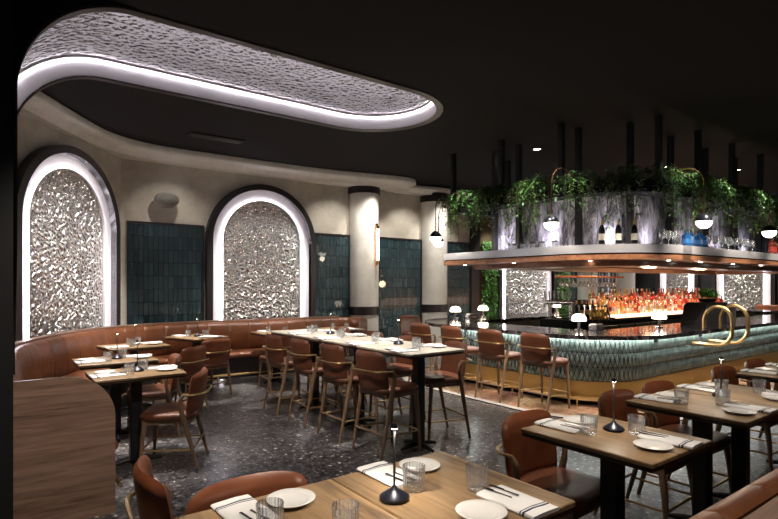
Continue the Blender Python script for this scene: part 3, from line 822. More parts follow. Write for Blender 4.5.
def setting(cx, cy, h, rot, where, cutlery=True, plate=True, nap=True, glass=True, jit=0):
    """one place; rot 0 = diner on the -Y side"""
    c, s = cos(rot), sin(rot)
    def T(x, y): return (cx + x*c - y*s, cy + x*s + y*c)
    j = lambda a: random.uniform(-a, a)
    e = .0006
    if nap:
        x, y = T(.10+j(.006), -.235+j(.006)); a = rot+.04+j(.06)
        NAP.put((x, y, h+e), a, 'folded white napkin with navy stripes, ' + where, 'striped napkins on the tables')
        if cutlery:
            for mk, dx, nm in ((FORK, -.016, 'steel fork'), (KNIFE, .018, 'steel knife')):
                ca, sa = cos(a), sin(a)
                mk.put((x+dx*ca-.075*sa*1, y+dx*sa+.075*ca, h+e+.0165), a+.08, nm + ' on the napkin, ' + where, nm + 's on the napkins')
    if plate:
        x, y = T(-.065+j(.008), -.235+j(.006)); PLATE.put((x, y, h+e), 0, 'small white bread plate, ' + where, 'white bread plates')
    if glass:
        x, y = T(.095+j(.012), -.075+j(.008)); GLASS.put((x, y, h+e), j(1), 'clear glass tumbler, ' + where, 'glass tumblers')
for i, (x, y) in enumerate(row):
    w = ORD[i] + ' booth-row table, '
    if i == 0: setting(x, y, TH, 0, w + 'booth side', nap=False, plate=False)
    elif i < 6: setting(x, y, TH, 0, w + 'booth side')
    setting(x, y, TH, pi, w + 'bar side', glass=(i < 6), cutlery=(i < 5))
put_lamp(1.13, 1.49, TH, 'dark stem lamp glowing on the second booth-row table', 8)
put_lamp(2.58, 1.515, TH, 'dark stem lamp on the third booth-row table')
put_lamp(3.93, 1.535, TH, 'dark stem lamp where the fourth and fifth booth-row tables join')
for i, (x, y, a) in enumerate(lt):
    w = ORD[i] + ' banquette table, '
    setting(x, y, TH, a, w + 'chair side', cutlery=(i < 1), plate=(i < 4))
    setting(x, y, TH, a+pi, w + 'bench side', cutlery=(i < 1), plate=(i < 2), nap=(i != 5))
    if i < 4: put_lamp(x+.02, y+.03, TH, 'dark stem lamp on the ' + ORD[i] + ' banquette table', 1.2)
for k in range(4):
    y = 3.97 + .70*k
    for sd, rot, dx in (('banquette side', -pi/2, -1), ('bar side', pi/2, 1)):
        # diner on -X: rotate so that local -Y points to -X
        setting(3.28 + dx*-.0 , y, .925, rot, 'place ' + ['one','two','three','four'][k] + ' from the near end, communal table, ' + sd, cutlery=(k < 1))
for y, lb in ((4.36,'near'),(5.75,'far')): put_lamp(3.36, y, .925, 'dark stem lamp on the ' + lb + ' half of the communal table', 1.4)

# ------------------------------------------------------------------ banquette along the far wall
bp = smooth_path([(.02,4.05,0),(.02,5.0,0),(.05,5.8,0),(.18,6.55,0),(.5,7.3,0),(.95,8.0,0),(1.5,8.42,0),(2.2,8.62,0),(3.1,8.62,0),(4.2,8.55,0),(5.15,8.5,0)], 10)
bq = thing('banquette', 'long curved cognac leather banquette with wooden end panel under the arches', 'banquette')
# travel direction runs up the left wall then right along the far wall: the room lies to the right (negative offset)
mb = MB(); sweep(mb, bp, [(.03,.10),(-.62,.10),(-.64,.12),(-.62,.40),(.03,.40),(.03,.10)], uv=True); 
def mk_channel(name, c0, c1, rough=.34):
    m, nt, b = nodes(name); v = coords(nt, 'UV')
    sp_ = N(nt, 'ShaderNodeSeparateXYZ'); L(nt, v, sp_.inputs[0])
    ml = N(nt, 'ShaderNodeMath', operation='MULTIPLY'); ml.inputs[1].default_value = 1/.34; L(nt, sp_.outputs['X'], ml.inputs[0])
    fr = N(nt, 'ShaderNodeMath', operation='FRACT'); L(nt, ml.outputs[0], fr.inputs[0])
    a = N(nt, 'ShaderNodeMath', operation='SUBTRACT'); a.inputs[1].default_value = .5; L(nt, fr.outputs[0], a.inputs[0])
    ab = N(nt, 'ShaderNodeMath', operation='ABSOLUTE'); L(nt, a.outputs[0], ab.inputs[0])
    pw = N(nt, 'ShaderNodeMath', operation='POWER'); pw.inputs[1].default_value = 7; L(nt, ab.outputs[0], pw.inputs[0])
    sc_ = N(nt, 'ShaderNodeMath', operation='MULTIPLY'); sc_.inputs[1].default_value = -128; L(nt, pw.outputs[0], sc_.inputs[0])
    n = N(nt, 'ShaderNodeTexNoise', Scale=5.0, Detail=4.0); L(nt, v, n.inputs['Vector'])
    r = ramp(nt, [(.3, c0), (.72, c1)]); L(nt, n.outputs['Fac'], r.inputs['Fac']); L(nt, r.outputs['Color'], b.inputs['Base Color'])
    b.inputs['Roughness'].default_value = rough
    bump(nt, b, sc_.outputs[0], .7, .012); return m
M['channel'] = mk_channel('channelled cognac leather', (.12,.042,.018), (.215,.075,.031))
mb.build('base', M['frame'], bq, smooth=40)
mb = MB(); sweep(mb, bp, [(-.10,.40),(-.62,.40),(-.655,.415),(-.665,.445),(-.65,.475),(-.60,.487),(-.10,.475),(-.10,.40)], uv=True); mb.build('seat', M['channel'], bq, smooth=50)
mb = MB(); sweep(mb, bp, [(.03,.40),(-.13,.46),(-.16,.52),(-.165,.70),(-.135,.86),(-.10,.915),(-.05,.935),(.0,.925),(.03,.90),(.03,.40)], uv=True); mb.build('backrest', M['channel'], bq, smooth=50)
mb = MB(); sweep(mb, bp, [(.035,.90),(.055,.90),(.055,.955),(-.03,.955),(-.03,.938),(.035,.93),(.035,.90)]); mb.build('top_rail', M['panelwood'], bq, smooth=30)
# footrail
fr_path = []
for i, p in enumerate(bp):
    a = bp[max(0,i-1)]; b = bp[min(len(bp)-1,i+1)]; t = (b-a).normalized(); s = Vector((-t.y, t.x, 0))
    q = p - s*.675; fr_path.append((q.x, q.y, .16))
mb = MB(); mb.tube(fr_path, .016, 8)
for i in range(6, len(fr_path), 14): mb.tube([(fr_path[i][0], fr_path[i][1], .16), (fr_path[i][0], fr_path[i][1], 0)], .011, 6)
mb.build('foot_rail', M['brass'], bq)
# wooden end panel at the near end, rounded top corner
def endpanel(x0, x1, y0, y1, h, r=.2, right=True):
    poly = [(x0,0),(x1,0)]
    for i in range(13):
        a = pi/2*i/12; poly.append((x1-r+r*cos(a), h-r+r*sin(a)))
    poly.append((x0,h))
    vs = [(x,y0,z) for x,z in poly] + [(x,y1,z) for x,z in poly]; n = len(poly)
    return vs, [tuple(range(n)), tuple(range(n,2*n))[::-1]] + [(i,n+i,n+(i+1)%n,(i+1)%n) for i in range(n)]
mb = MB(); mb.add(*endpanel(-.04,.655,4.0,4.045,.945,.29)); mb.build('end_panel', M['panelwood'], bq, smooth=30)
# far end: backrest turns forward into a rounded leather arm
mb = MB()
arm = smooth_path([(5.12,8.5,0),(5.3,8.42,0),(5.4,8.25,0),(5.4,8.0,0)], 8)
sweep(mb, arm, [(.05,.10),(-.11,.10),(-.13,.5),(-.125,.80),(-.09,.91),(-.04,.935),(.02,.925),(.05,.88),(.05,.10)], uv=True); mb.build('rounded_arm', M['channel'], bq, smooth=50)

# ------------------------------------------------------------------ booth bench at bottom right
bt = thing('booth_bench', 'leather booth bench in the bottom right corner, seen from behind', 'bench')
mb = MB(); mb.rbox(1.35,.70,.38,8.0,1.15,.475,.03,3); mb.build('seat', M['leather_d'], bt, smooth=40)
mb = MB(); mb.box(1.36,.64,.08,7.98,1.10,.379); mb.build('base', M['frame'], bt, smooth=0)
bpath = [Vector((1.35+.0+6.65*i/40,.70,0)) for i in range(41)]
mb = MB(); sweep(mb, bpath, [(.0,.476),(.05,.49),(.04,.75),(.035,.83),(.01,.875),(-.03,.885),(-.068,.87),(-.075,.82),(-.075,.42),(.0,.476)][::-1], uv=True); mb.build('backrest', M['channel'], bt, smooth=50)
mb = MB(); mb.box(1.35,.56,.05,8.0,.62,.872); mb.build('back_panel', M['panelwood'], bt, smooth=0)

# ------------------------------------------------------------------ the bar
bar = thing('bar_counter', 'large green tiled island bar with black marble top and gold kickplate', 'bar')
CT = .925
mb = MB(); ring2(mb, 0, .85, CT-.05, CT); mb.build('countertop', M['marble'], bar, smooth=40)
TOFF = .36            # tile face inset from counter edge
ring_base = MB(); ring2(ring_base, TOFF+.012, .80, .31, CT-.051); ring_base.build('bar_body', M['grout'], bar, smooth=40)
mb = MB(); ring2(mb, TOFF-.01, TOFF+.03, .07, .31); mb.build('kickplate', M['goldband'], bar, smooth=40)
mb = MB(); ring2(mb, TOFF+.06, .5, 0, .075); mb.build('toe_kick', M['black'], bar, smooth=40)
# embossed pointed tiles in three rows
pth = rr(TOFF, 20, .06)
q = [Vector((*p, 0)) for p in pth] + [Vector((*pth[0], 0))]
d = [0]
for i in range(1, len(q)): d.append(d[-1]+(q[i]-q[i-1]).length)
tot = d[-1]
def at(s):
    s %= tot
    lo, hi = 0, len(d)-1
    while hi-lo > 1:
        mid = (lo+hi)//2
        if d[mid] <= s: lo = mid
        else: hi = mid
    k = (s-d[lo])/(d[hi]-d[lo]); p = q[lo].lerp(q[hi], k); t = (q[hi]-q[lo]).normalized()
    return p, t, Vector((t.y, -t.x, 0))
TWd = .062; nT = int(tot/TWd); TWd = tot/nT
rowsz = [(.318,.492),(.496,.672),(.676,.868)]
mb = MB()
for i in range(nT):
    for ri, (z0, z1) in enumerate(rowsz):
        for half in (0, .5):
            s = (i+.5+half)*TWd; p, t, nrm = at(s)
            if p.x > 14.2 or p.y > 6.9: continue
            zc = (z0+z1)/2; hh = (z1-z0)/2; w = TWd*.42
            if half == 0: zt, zb, zm, ww, dep = z1, z0, zc, w, .021
            else: zt, zb, zm, ww, dep = z1, zc+.012, z1-.0, w*.9, .010
            def pt(a, z, o): 
                v = p + t*a + nrm*o; return (v.x, v.y, z)
            if half == 0:
                vs = [pt(0,zb,0), pt(ww*.62,zb+hh*.5,.001), pt(ww,zc,.002), pt(ww*.62,zt-hh*.5,.001), pt(0,zt,0), pt(-ww*.62,zt-hh*.5,.001), pt(-ww,zc,.002), pt(-ww*.62,zb+hh*.5,.001), pt(0,zc+hh*.45,dep), pt(0,zc-hh*.45,dep)]
                fs = [(0,1,9),(1,2,9),(2,8,9),(2,3,8),(3,4,8),(4,5,8),(5,6,8),(6,9,8),(6,7,9),(7,0,9)]
                mb.add(vs, fs)
            else:
                for (ya, yb) in ((z1, zc), (z0, zc)):
                    tip = yb + (ya-yb)*.12
                    vs = [pt(-ww,ya,0), pt(ww,ya,0), pt(ww*.5,ya+(yb-ya)*.45,.001), pt(0,tip,0), pt(-ww*.5,ya+(yb-ya)*.45,.001), pt(0,ya+(yb-ya)*.3,dep)]
                    mb.add(vs, [(0,1,5),(1,2,5),(2,3,5),(3,4,5),(4,0,5)])
mb.build('tile_cladding', M['sage'], bar, smooth=12)
mb = MB(); ring2(mb, TOFF-.055, TOFF-.03, CT-.062, CT-.0505); mb.build('under_counter_light', M['ledw'], bar, smooth=0)
fp = [(*p, .105) for p in rr(TOFF-.10, 14, .5)]
mb = MB(); mb.tube(fp, .022, 8, closed=True)
for k in range(0, len(fp), 5):
    p = Vector(fp[k]); mb.tube([p, (p.x, p.y, 0)], .012, 6)
mb.build('foot_rail', M['brass'], bar)
for (x, y, dx, dy) in ((5.93,5.25,-1,0),(5.93,4.42,-1,0),(7.05,3.555,0,-1),(8.35,3.555,0,-1),(5.93,5.95,-1,0)):
    m = MB(); m.rbox(x-.03,y-.03,CT-.15,x+.03,y+.03,CT-.06,.008,1); m.build('purse_hook', M['blackmetal'], bar, smooth=0)
# brass loop rails
def loop(x, label):
    p = []; yb, yo = 3.40, 3.04; r = .20; zt, zl = 1.23, .69
    p.append((x, yb, CT-.02))
    p.append((x, yb, zt-r+.01))
    for i in range(1, 17):
        a = pi - pi*i/16; p.append((x, (yb+yo)/2 - r*cos(a)*-1*-1 if False else (yb+yo)/2 + (yb-yo)/2*(-cos(a)), zt-r+r*sin(a)))
    for i in range(0, 9):
        a = pi/2*i/8; p.append((x, yo+r*(1-cos(a)), zl+r-r*sin(a)))
    p.append((x, yo+r+.1, zl)); p.append((x, 3.57, zl))
    m = MB(); m.tube(p, .026, 14); return tag(m.build('brass_loop', M['brass'], smooth=60), label, 'brass rail', 'brass loop rails on the bar front')
loop(8.14, 'brass loop rail over the bar edge, the nearer of the two')
loop(8.68, 'brass loop rail over the bar edge, the farther of the two')

# back bar island with glowing shelf
bb = thing('back_bar', 'dark back bar unit with amber glowing bottle steps', 'back bar')
mb = MB(); mb.box(8.3,5.2,0,13.98,6.0,.90); mb.build('cabinet', M['black'], bb, smooth=0)
mb = MB(); mb.box(8.28,5.17,.90,14.0,6.02,.935); mb.build('worktop', M['marble'], bb, smooth=0)
mb = MB()
for k in range(3): mb.box(9.0,5.3+.2*k,.936,13.95,5.5+.2*k-.002,.985+.08*k)
mb.build('glowing_step', M['glow'], bb, smooth=0)
mb = MB()
for k in range(4): mb.rbox(8.45+k*.55,5.165,.25,8.95+k*.55,5.195,.82,.005,1)
mb.build('fridge_door', M['blackmetal'], bb, smooth=0)
inner = thing('bartender_worktop', 'low dark steel work counter inside the bar ring', 'worktop')
mb = MB(); mb.box(6.6,4.15,.7,12.6,4.6,.76); mb.build('steel_top', M['steel'], inner, smooth=0)
mb = MB(); mb.box(6.62,4.17,0,12.58,4.58,.70); mb.build('cabinet', M['black'], inner, smooth=0)

# bottles
def bottle_mesh(kind, mats):
    m = MB()
    if kind == 'round':
        m.lathe([(0,0),(.034,0),(.037,.006),(.037,.17),(.03,.20),(.014,.225),(.0125,.275),(.015,.28)], 14)
        m.lathe([(.0155,.272),(.0155,.305),(0,.306)], 12, 1); m.lathe([(.0378,.05),(.0378,.13)], 14, 2)
    elif kind == 'wine':
        m.lathe([(0,0),(.036,0),(.038,.008),(.038,.19),(.028,.225),(.015,.25),(.0145,.30)], 14)
        m.lathe([(.0155,.255),(.0155,.315),(0,.316)], 12, 1); m.lathe([(.0388,.06),(.0388,.14)], 14, 2)
    elif kind == 'square':
        m.rbox(-.038,-.038,0,.038,.038,.16,.010,2); m.lathe([(.03,.155),(.016,.18),(.015,.205)], 14)
        m.lathe([(.019,.2),(.019,.235),(0,.236)], 12, 1); m.rbox(-.0386,-.0386,.04,.0386,.0386,.115,.010,2, 2)
    elif kind == 'cup':
        m.lathe([(0,0),(.032,0),(.04,.07),(.037,.07),(.03,.006)], 14); m.lathe([(.0,.07),(.043,.07),(.043,.085),(.0,.095)], 14, 1)
    elif kind == 'glass':
        m.lathe([(0,0),(.03,0),(.034,.003),(.006,.008),(.005,.075),(.03,.10),(.038,.14),(.032,.19),(.030,.19),(.036,.14),(.028,.105),(0,.085)], 14)
    return m
def gl(name, col, r=.06, tr=.75): return glassy(name, col, r, tr)
G = {'amber': gl('amber bottle glass', (.88,.48,.22)), 'red': gl('red bottle glass', (.78,.12,.09)), 'orange': gl('orange liqueur glass', (.95,.40,.20)),
     'pink': gl('pink bottle glass', (.96,.58,.50)), 'clear': gl('clear bottle glass', (.9,.92,.92), .04, .9), 'dark': plain('dark wine bottle glass', (.012,.012,.012), .08),
     'blue': gl('blue gin bottle glass', (.04,.22,.60), .08, .5), 'green': gl('green bottle glass', (.12,.30,.10)), 'yellow': gl('yellow spirit glass', (.85,.65,.22))}
CAP = {'k': plain('black cap', (.02,.02,.02), .4), 'r': plain('red foil cap', (.45,.03,.03), .3), 'g': plain('gold foil cap', (.6,.4,.12), .3, .8), 'w': plain('white cap', (.7,.68,.65), .4)}
LBL = {'w': plain('cream paper label', (.75,.70,.60), .6), 'b': plain('blue bottle label', (.04,.20,.55), .4), 'y': plain('yellow paper label', (.70,.48,.12), .6), 'k': plain('black paper label', (.03,.03,.03), .5), 'r': plain('red paper label', (.5,.06,.04), .5)}
BM = {}
def bottle(kind, gk, ck, lk):
    key = (kind, gk, ck, lk)
    if key not in BM:
        o = bottle_mesh(kind, None).build({'glass':'wine_glass','cup':'cocktail_tin'}.get(kind, 'bottle'), [G[gk], CAP[ck], LBL[lk]], smooth=45)
        BM[key] = Maker(tag(o, 'x', {'glass':'glass','cup':'tin'}.get(kind, 'bottle')))
    return BM[key]
NUMW = ['first','second','third','fourth','fifth','sixth','seventh','eighth','ninth','tenth','eleventh','twelfth','thirteenth','fourteenth','fifteenth','sixteenth','seventeenth','eighteenth','nineteenth','twentieth','twenty-first','twenty-second','twenty-third','twenty-fourth','twenty-fifth','twenty-sixth','twenty-seventh','twenty-eighth','twenty-ninth','thirtieth','thirty-first','thirty-second','thirty-third','thirty-fourth','thirty-fifth','thirty-sixth','thirty-seventh','thirty-eighth','thirty-ninth','fortieth']
NUMW = NUMW + ['forty-' + w for w in NUMW[:9]] + ['fiftieth']
rowname = ['front','middle','back']
for k in range(3):
    nb = 40
    for i in range(nb):
        x = 9.06 + (13.88-9.06)*i/(nb-1) + random.uniform(-.02,.02); y = 5.40+.2*k+random.uniform(-.02,.02)
        gk = random.choice(['orange','red','amber','pink','red','clear','orange','red'] if i > 6 else ['amber','orange','clear','yellow','pink'])
        kd = random.choice(['round','round','wine','square'])
        b = bottle(kd, gk, random.choice('krgw'), random.choice('wwyr'))
        b.put((x, y, .9855+.08*k), random.uniform(0,6), {'clear':'clear'}.get(gk, gk) + ' bottle, ' + NUMW[i] + ' from the taps, ' + rowname[k] + ' glowing step', 'bottles on the glowing back bar')
for i in range(7):
    b = bottle('wine', 'dark', random.choice('kgr'), random.choice('wk'))
    b.put((8.36+.085*i, 5.62+.07*(i%2), .9355), 0, 'dark wine bottle, ' + NUMW[i] + ' from the taps end of the back bar', 'dark wine bottles')
for i in range(5):
    b = bottle('square', 'yellow', 'k', 'y')
    b.put((8.34+.1*i, 5.3, .9355), 0, 'yellow labelled spirit bottle, ' + NUMW[i] + ' from the taps', 'yellow label bottles')
# beer taps
tp = thing('beer_tap_tower', 'steel beer tap tower with a row of slim handles', 'beer tap', (8.05, 5.75, 0))
mb = MB(); mb.box(-.16,-.3,0,.16,.3,.92); mb.build('cabinet', M['black'], tp, smooth=0)
mb = MB(); mb.tube([(0,-.22,.92),(0,-.22,1.2)], .03, 12); mb.tube([(0,.22,.92),(0,.22,1.2)], .03, 12); mb.tube([(-.0,-.3,1.22),(0,.3,1.22)], .04, 12); mb.build('tower', M['steel'], tp)
for k in range(7):
    y = -.27+.09*k
    m = MB(); m.tube([(0,y,1.2),(-.08,y,1.19),(-.085,y,1.13)], .010, 8); m.tube([(-.04,y,1.24),(-.055,y,1.30),(-.06,y,1.42)], [.008,.012,.016], 8); m.build('tap_handle', M['steel'], tp)
# screen and cabinet on the counter
ps = thing('order_screen', 'black order screen standing inside the bar beside the bottles', 'screen', (8.75, 5.0, .936), .5)
mb = MB(); mb.rbox(-.14,-.012,.03,.14,.012,.25,.006,1, M=Matrix.Rotation(-.25,4,'X')); mb.build('display', M['blackmetal'], ps, smooth=0)
mb = MB(); mb.rbox(-.09,-.08,0,.09,.08,.02,.005,1); mb.box(-.03,0,.02,.03,.03,.1); mb.build('stand', M['steel'], ps, smooth=0)
ps.location.z = .9355; ps.location.y = 5.27; ps.location.x = 8.86
hb = thing('service_cabinet', 'black service cabinet with slanted side standing on the bar top', 'cabinet', (8.78, 3.66, CT+.0005))
mb = MB()
poly = [(-.42,0),(.42,0),(.42,.34),(-.20,.34),(-.30,.30)]
vs = [(x,-.15,z) for x,z in poly]+[(x,.17,z) for x,z in poly]; n = 5
mb.add(vs, [tuple(range(n)), tuple(range(n,2*n))[::-1]]+[(i,n+i,n+(i+1)%n,(i+1)%n) for i in range(n)]); mb.build('cabinet_body', M['black'], hb, smooth=0)
mb = MB(); mb.rbox(.43,-.12,.0,.86,.14,.30,.01,1); mb.build('side_unit', plain('charcoal stone', (.085,.08,.085), .3), hb, smooth=0)
pl = thing('potted_fern', 'small bright green bushy plant in a bowl on the black cabinet', 'plant', (8.92, 3.68, CT+.341))
mb = MB(); mb.lathe([(0,0),(.10,0),(.13,.05),(.125,.055),(.09,.02),(0,.02)], 16); mb.build('bowl', M['pot'], pl)
mb = MB()
for i in range(380):
    a = random.uniform(0,2*pi); e = random.uniform(.1,1.4); r = random.uniform(.03,.17)
    p = Vector((r*1.7*cos(a)*cos(e), r*1.1*sin(a)*cos(e), .05+r*sin(e)*.8))
    leafcard(mb, p, Vector((cos(a)*cos(e), sin(a)*cos(e), sin(e)))+rv()*.4, Vector((0,0,1)), random.uniform(.04,.075), .026)
mb.build('foliage', M['leafb'], pl, recalc=False)
# mushroom lamps on the bar
ml = thing('mushroom_lamp', 'x', 'lamp')
mb = MB(); mb.lathe([(0,0),(.055,0),(.055,.012),(.02,.016),(.018,.12),(.022,.14),(0,.14)], 20); mb.build('base', M['steel'], ml)
mb = MB(); mb.lathe([(.095,.125),(.098,.145),(.085,.185),(.055,.213),(.0,.222)], 24); mb.build('lamp_shade', M['mushroom'], ml)
MSH = Maker(ml)
for x, y, lb in ((6.68,6.98,'glowing mushroom lamp at the far left corner of the bar top'), (7.45,7.03,'glowing mushroom lamp in front of the left plant wall'),
                 (9.73,7.03,'glowing mushroom lamp in front of the right plant wall'), (6.36,4.24,'glowing mushroom lamp on the bar top above the nearest stool'),
                 (7.66,3.80,'glowing mushroom lamp on the bar top before the red bottles')):
    MSH.put((x, y, CT+.0005), 0, lb, 'mushroom lamps on the bar')
    light('POINT', (x, y, CT+.10), 1.5, (1,.8,.58), .05)
def caddy(x, y, label):
    t = thing('napkin_caddy', label, 'caddy', (x, y, CT+.0005))
    m = MB(); m.rbox(-.09,-.06,0,.09,.06,.075,.006,1); m.build('box', M['steel'], t, smooth=0)
    m = MB(); m.box(-.075,-.045,.0755,.075,.045,.09); m.build('napkins', M['porcelain'], t, smooth=0)
caddy(6.95,6.85,'steel napkin caddy beside the far left mushroom lamp'); caddy(6.52,4.08,'steel napkin caddy beside the nearest mushroom lamp')

# ------------------------------------------------------------------ canopy above the bar
can = thing('bar_canopy', 'wood and zinc canopy ring with antique mirrors hanging over the bar', 'canopy')
CX0, CY0, CX1, CY1 = 5.85, 3.15, 14.9, 6.5
def cpath(off):
    x0, y0, x1, y1 = CX0+off, CY0+off, CX1-off, CY1-off; pts = []
    for k, (sx, sy, a0, R_) in enumerate(((1,0,-pi/2,.9),(1,1,0,.2),(0,1,pi/2,.16),(0,0,pi,1.1))):
        r = max(.02, R_-off); cx = x1-r if sx else x0+r; cy = y1-r if sy else y0+r
        for i in range(17):
            a = a0 + pi/2*i/16; pts.append((cx+r*cos(a), cy+r*sin(a)))
    return pts
def cring(mb, o0, o1, z0, z1, mi=0):
    a, b = cpath(o0), cpath(o1)
    mb.strip([[(*a[i], z0), (*a[i], z1), (*b[i], z1), (*b[i], z0), (*a[i], z0)] for i in range(len(a))], mi, True)
mb = MB(); cring(mb, .0, .75, 1.935, 2.04); mb.build('gallery_shelf', M['zinc'], can, smooth=40)
mb = MB(); cring(mb, .03, .10, 1.922, 1.935); mb.build('shadow_gap', M['black'], can, smooth=40)
mb = MB(); cring(mb, .012, .75, 1.855, 1.922); mb.build('soffit', M['soffit'], can, smooth=40)
mb = MB(); cring(mb, .40, .9, 1.785, 1.8545); mb.build('inner_soffit', M['soffit'], can, smooth=40)
posts = []
for y in (6.40, 5.36, 4.32): posts += [(6.08, y), (6.47, min(y, 5.85))]
for x in (6.82, 7.93, 9.07, 10.2, 11.3): posts += [(x, 3.39), (x, 3.77)]
for x in (7.2, 9.2, 11.2): posts += [(x, 6.2)]
for (x, y) in posts:
    z0 = 2.869 if (x < 6.2 or y < 3.5 or y > 6.1) else 2.041
    m = MB(); m.box(x-.035,y-.035,z0,x+.035,y+.035,CEIL+.01); m.build('post', M['blackmetal'], can, smooth=0)
mb = MB(); cring(mb, .67, .70, 2.041, 2.84); mb.build('mirror_panel', M['mirror'], can, smooth=40)
mb = MB(); cring(mb, .625, .645, 2.041, 2.05); mb.build('shelf_light', emit('lilac shelf led', (.93,.88,1), 7), can, smooth=0)
pn = thing('planter_trough', 'dark planter trough ring on top of the bar canopy', 'planter')
mb = MB(); cring(mb, .12, .40, 2.70, 2.86); mb.build('trough', M['black'], pn, smooth=40)
mb = MB(); cring(mb, .14, .38, 2.84, 2.868); mb.build('soil', M['stem'], pn, smooth=0)
# hanging plants
def hanging(p0, p1, out, label, dens=1.0):
    p0 = Vector((*p0, 2.84)); p1 = Vector((*p1, 2.84)); out = Vector((*out, 0)).normalized()
    c = (p0+p1)/2; t = thing('trailing_plant', label, 'plant', (c.x, c.y, 2.84), 0, 'trailing plants around the canopy')
    f = MB(); st = MB(); ln = (p1-p0).length
    for k in range(int(30*dens*ln/.5)):
        a = p0.lerp(p1, random.random()) - c
        hgt = random.uniform(.03,.2); reach = random.uniform(.10,.30); drop = random.choice([.05,.15,.25,.4,.5,.62])*random.uniform(.6,1.2)
        pts = []
        side = (p1-p0).normalized()*random.uniform(-.12,.12)
        for i in range(9):
            u = i/8
            pts.append(a + out*(reach*min(1, u*2.2)) + side*u + Vector((0,0, hgt*sin(min(1,u*2.2)*pi*.6) - drop*max(0,u-.3)/.7)))
        st.tube(pts, [.003]*9, 4)
        for i in range(1, 9):
            for q_ in range(3):
                dd = rv(); dd.z = dd.z*.5-.25
                leafcard(f, pts[i] + rv()*.015, dd + out*.3, Vector((0,0,1)), random.uniform(.045,.09), random.uniform(.018,.034))
    o = f.build('foliage', M['leaf'], t, recalc=False); st.build('stems', M['stem'], t)
ys = [6.38,5.99,5.60,5.21,4.82,4.43]
for i in range(len(ys)-1):
    hanging((6.06,ys[i]), (6.06,ys[i+1]), (-1,0), 'green trailing fern on the stool side of the canopy, ' + NUMW[i] + ' from the column end', 1.1)
cc = (CX0+1.1, CY0+1.1); rc = 1.1-.22
for i in range(3):
    a0 = pi+pi/2*i/3; a1 = pi+pi/2*(i+1)/3
    hanging((cc[0]+rc*cos(a0), cc[1]+rc*sin(a0)), (cc[0]+rc*cos(a1), cc[1]+rc*sin(a1)), (cos((a0+a1)/2), sin((a0+a1)/2)), 'green trailing fern on the rounded canopy corner, ' + NUMW[i] + ' from the stool side', 1.0)
xs = [6.95+.48*i for i in range(11)]
for i in range(len(xs)-1):
    hanging((xs[i],3.39), (xs[i+1],3.39), (0,-1), 'lush green trailing fern on the booth side of the canopy, ' + NUMW[i] + ' from the rounded corner', 1.15)
hanging((6.2,6.36), (6.9,6.36), (0,1), 'green trailing fern on the column side of the canopy', .8)
# bottles on the gallery shelf
SH = 2.0405
def gal(kind, gk, ck, lk, pts, what, group):
    for i, (x, y) in enumerate(pts):
        bottle(kind, gk, ck, lk).put((x, y, SH), random.uniform(0,3), what + (', ' + NUMW[i] + ' from the columns' if len(pts) > 1 else ''), group)
gal('cup', 'clear', 'k', 'w', [(5.97,5.02),(5.97,4.87),(5.99,4.72),(5.97,4.55),(5.99,4.36)], 'dark lidded glass jar on the gallery shelf beside a pendant', 'lidded jars on the gallery shelf')
gal('wine', 'dark', 'g', 'w', [(6.13,3.76),(6.27,3.62),(6.43,3.50)], 'large dark bottle on the rounded gallery shelf corner', 'dark bottles on the gallery shelf')
gal('square', 'blue', 'k', 'b', [(7.30,3.27),(7.45,3.27),(7.66,3.27),(7.78,3.27)], 'blue gin bottle on the gallery shelf', 'blue bottles on the gallery shelf')
gal('glass', 'clear', 'k', 'w', [(6.72+.085*i,3.30+.04*(i%2)) for i in range(6)], 'stemmed glass on the gallery shelf, left of the blue bottles', 'stemmed glasses by the blue bottles')
gal('glass', 'clear', 'k', 'w', [(7.95+.11*i,3.26+.05*(i%2)) for i in range(16)], 'stemmed glass on the gallery shelf, right of the blue bottles', 'stemmed glasses along the gallery shelf')
gal('round', 'red', 'r', 'r', [(10.3,3.27),(10.45,3.27)], 'red bottle at the right end of the gallery shelf', 'red bottles on the gallery shelf')
# wine glass rack hanging inside the ring
rk = thing('glass_rack', 'copper rail rack for wine glasses hanging under the canopy', 'rack')
mb = MB()
for y in (6.15, 6.35): mb.tube([(8.75,y,1.69),(10.85,y,1.69)], .012, 8)
mb.box(8.75,6.13,1.70,10.85,6.37,1.712); mb.build('copper_rail', M['copper'], rk)
mb = MB()
for x in (8.8, 9.8, 10.8): mb.tube([(x,6.25,1.7),(x,6.25,1.85)], .008, 6)
mb.build('hanger', M['blackmetal'], rk)
hg = bottle('glass', 'clear', 'k', 'w').p
for i in range(16):
    x = 8.82+.128*i
    bottle('glass', 'clear', 'k', 'w').put((x, 6.25, 1.7125), 0, 'wine glass standing on the copper rack, ' + NUMW[i] + ' from the taps end', 'wine glasses on the copper rack')
for i in range(16):
    x = 8.80+.128*i
    o = bottle('glass', 'clear', 'k', 'w').put((x, 6.25, 1.675), 0, 'wine glass hanging upside down under the copper rack, ' + NUMW[i] + ' from the taps end', 'wine glasses hanging under the rack')
    o.rotation_euler = (pi, 0, 0)
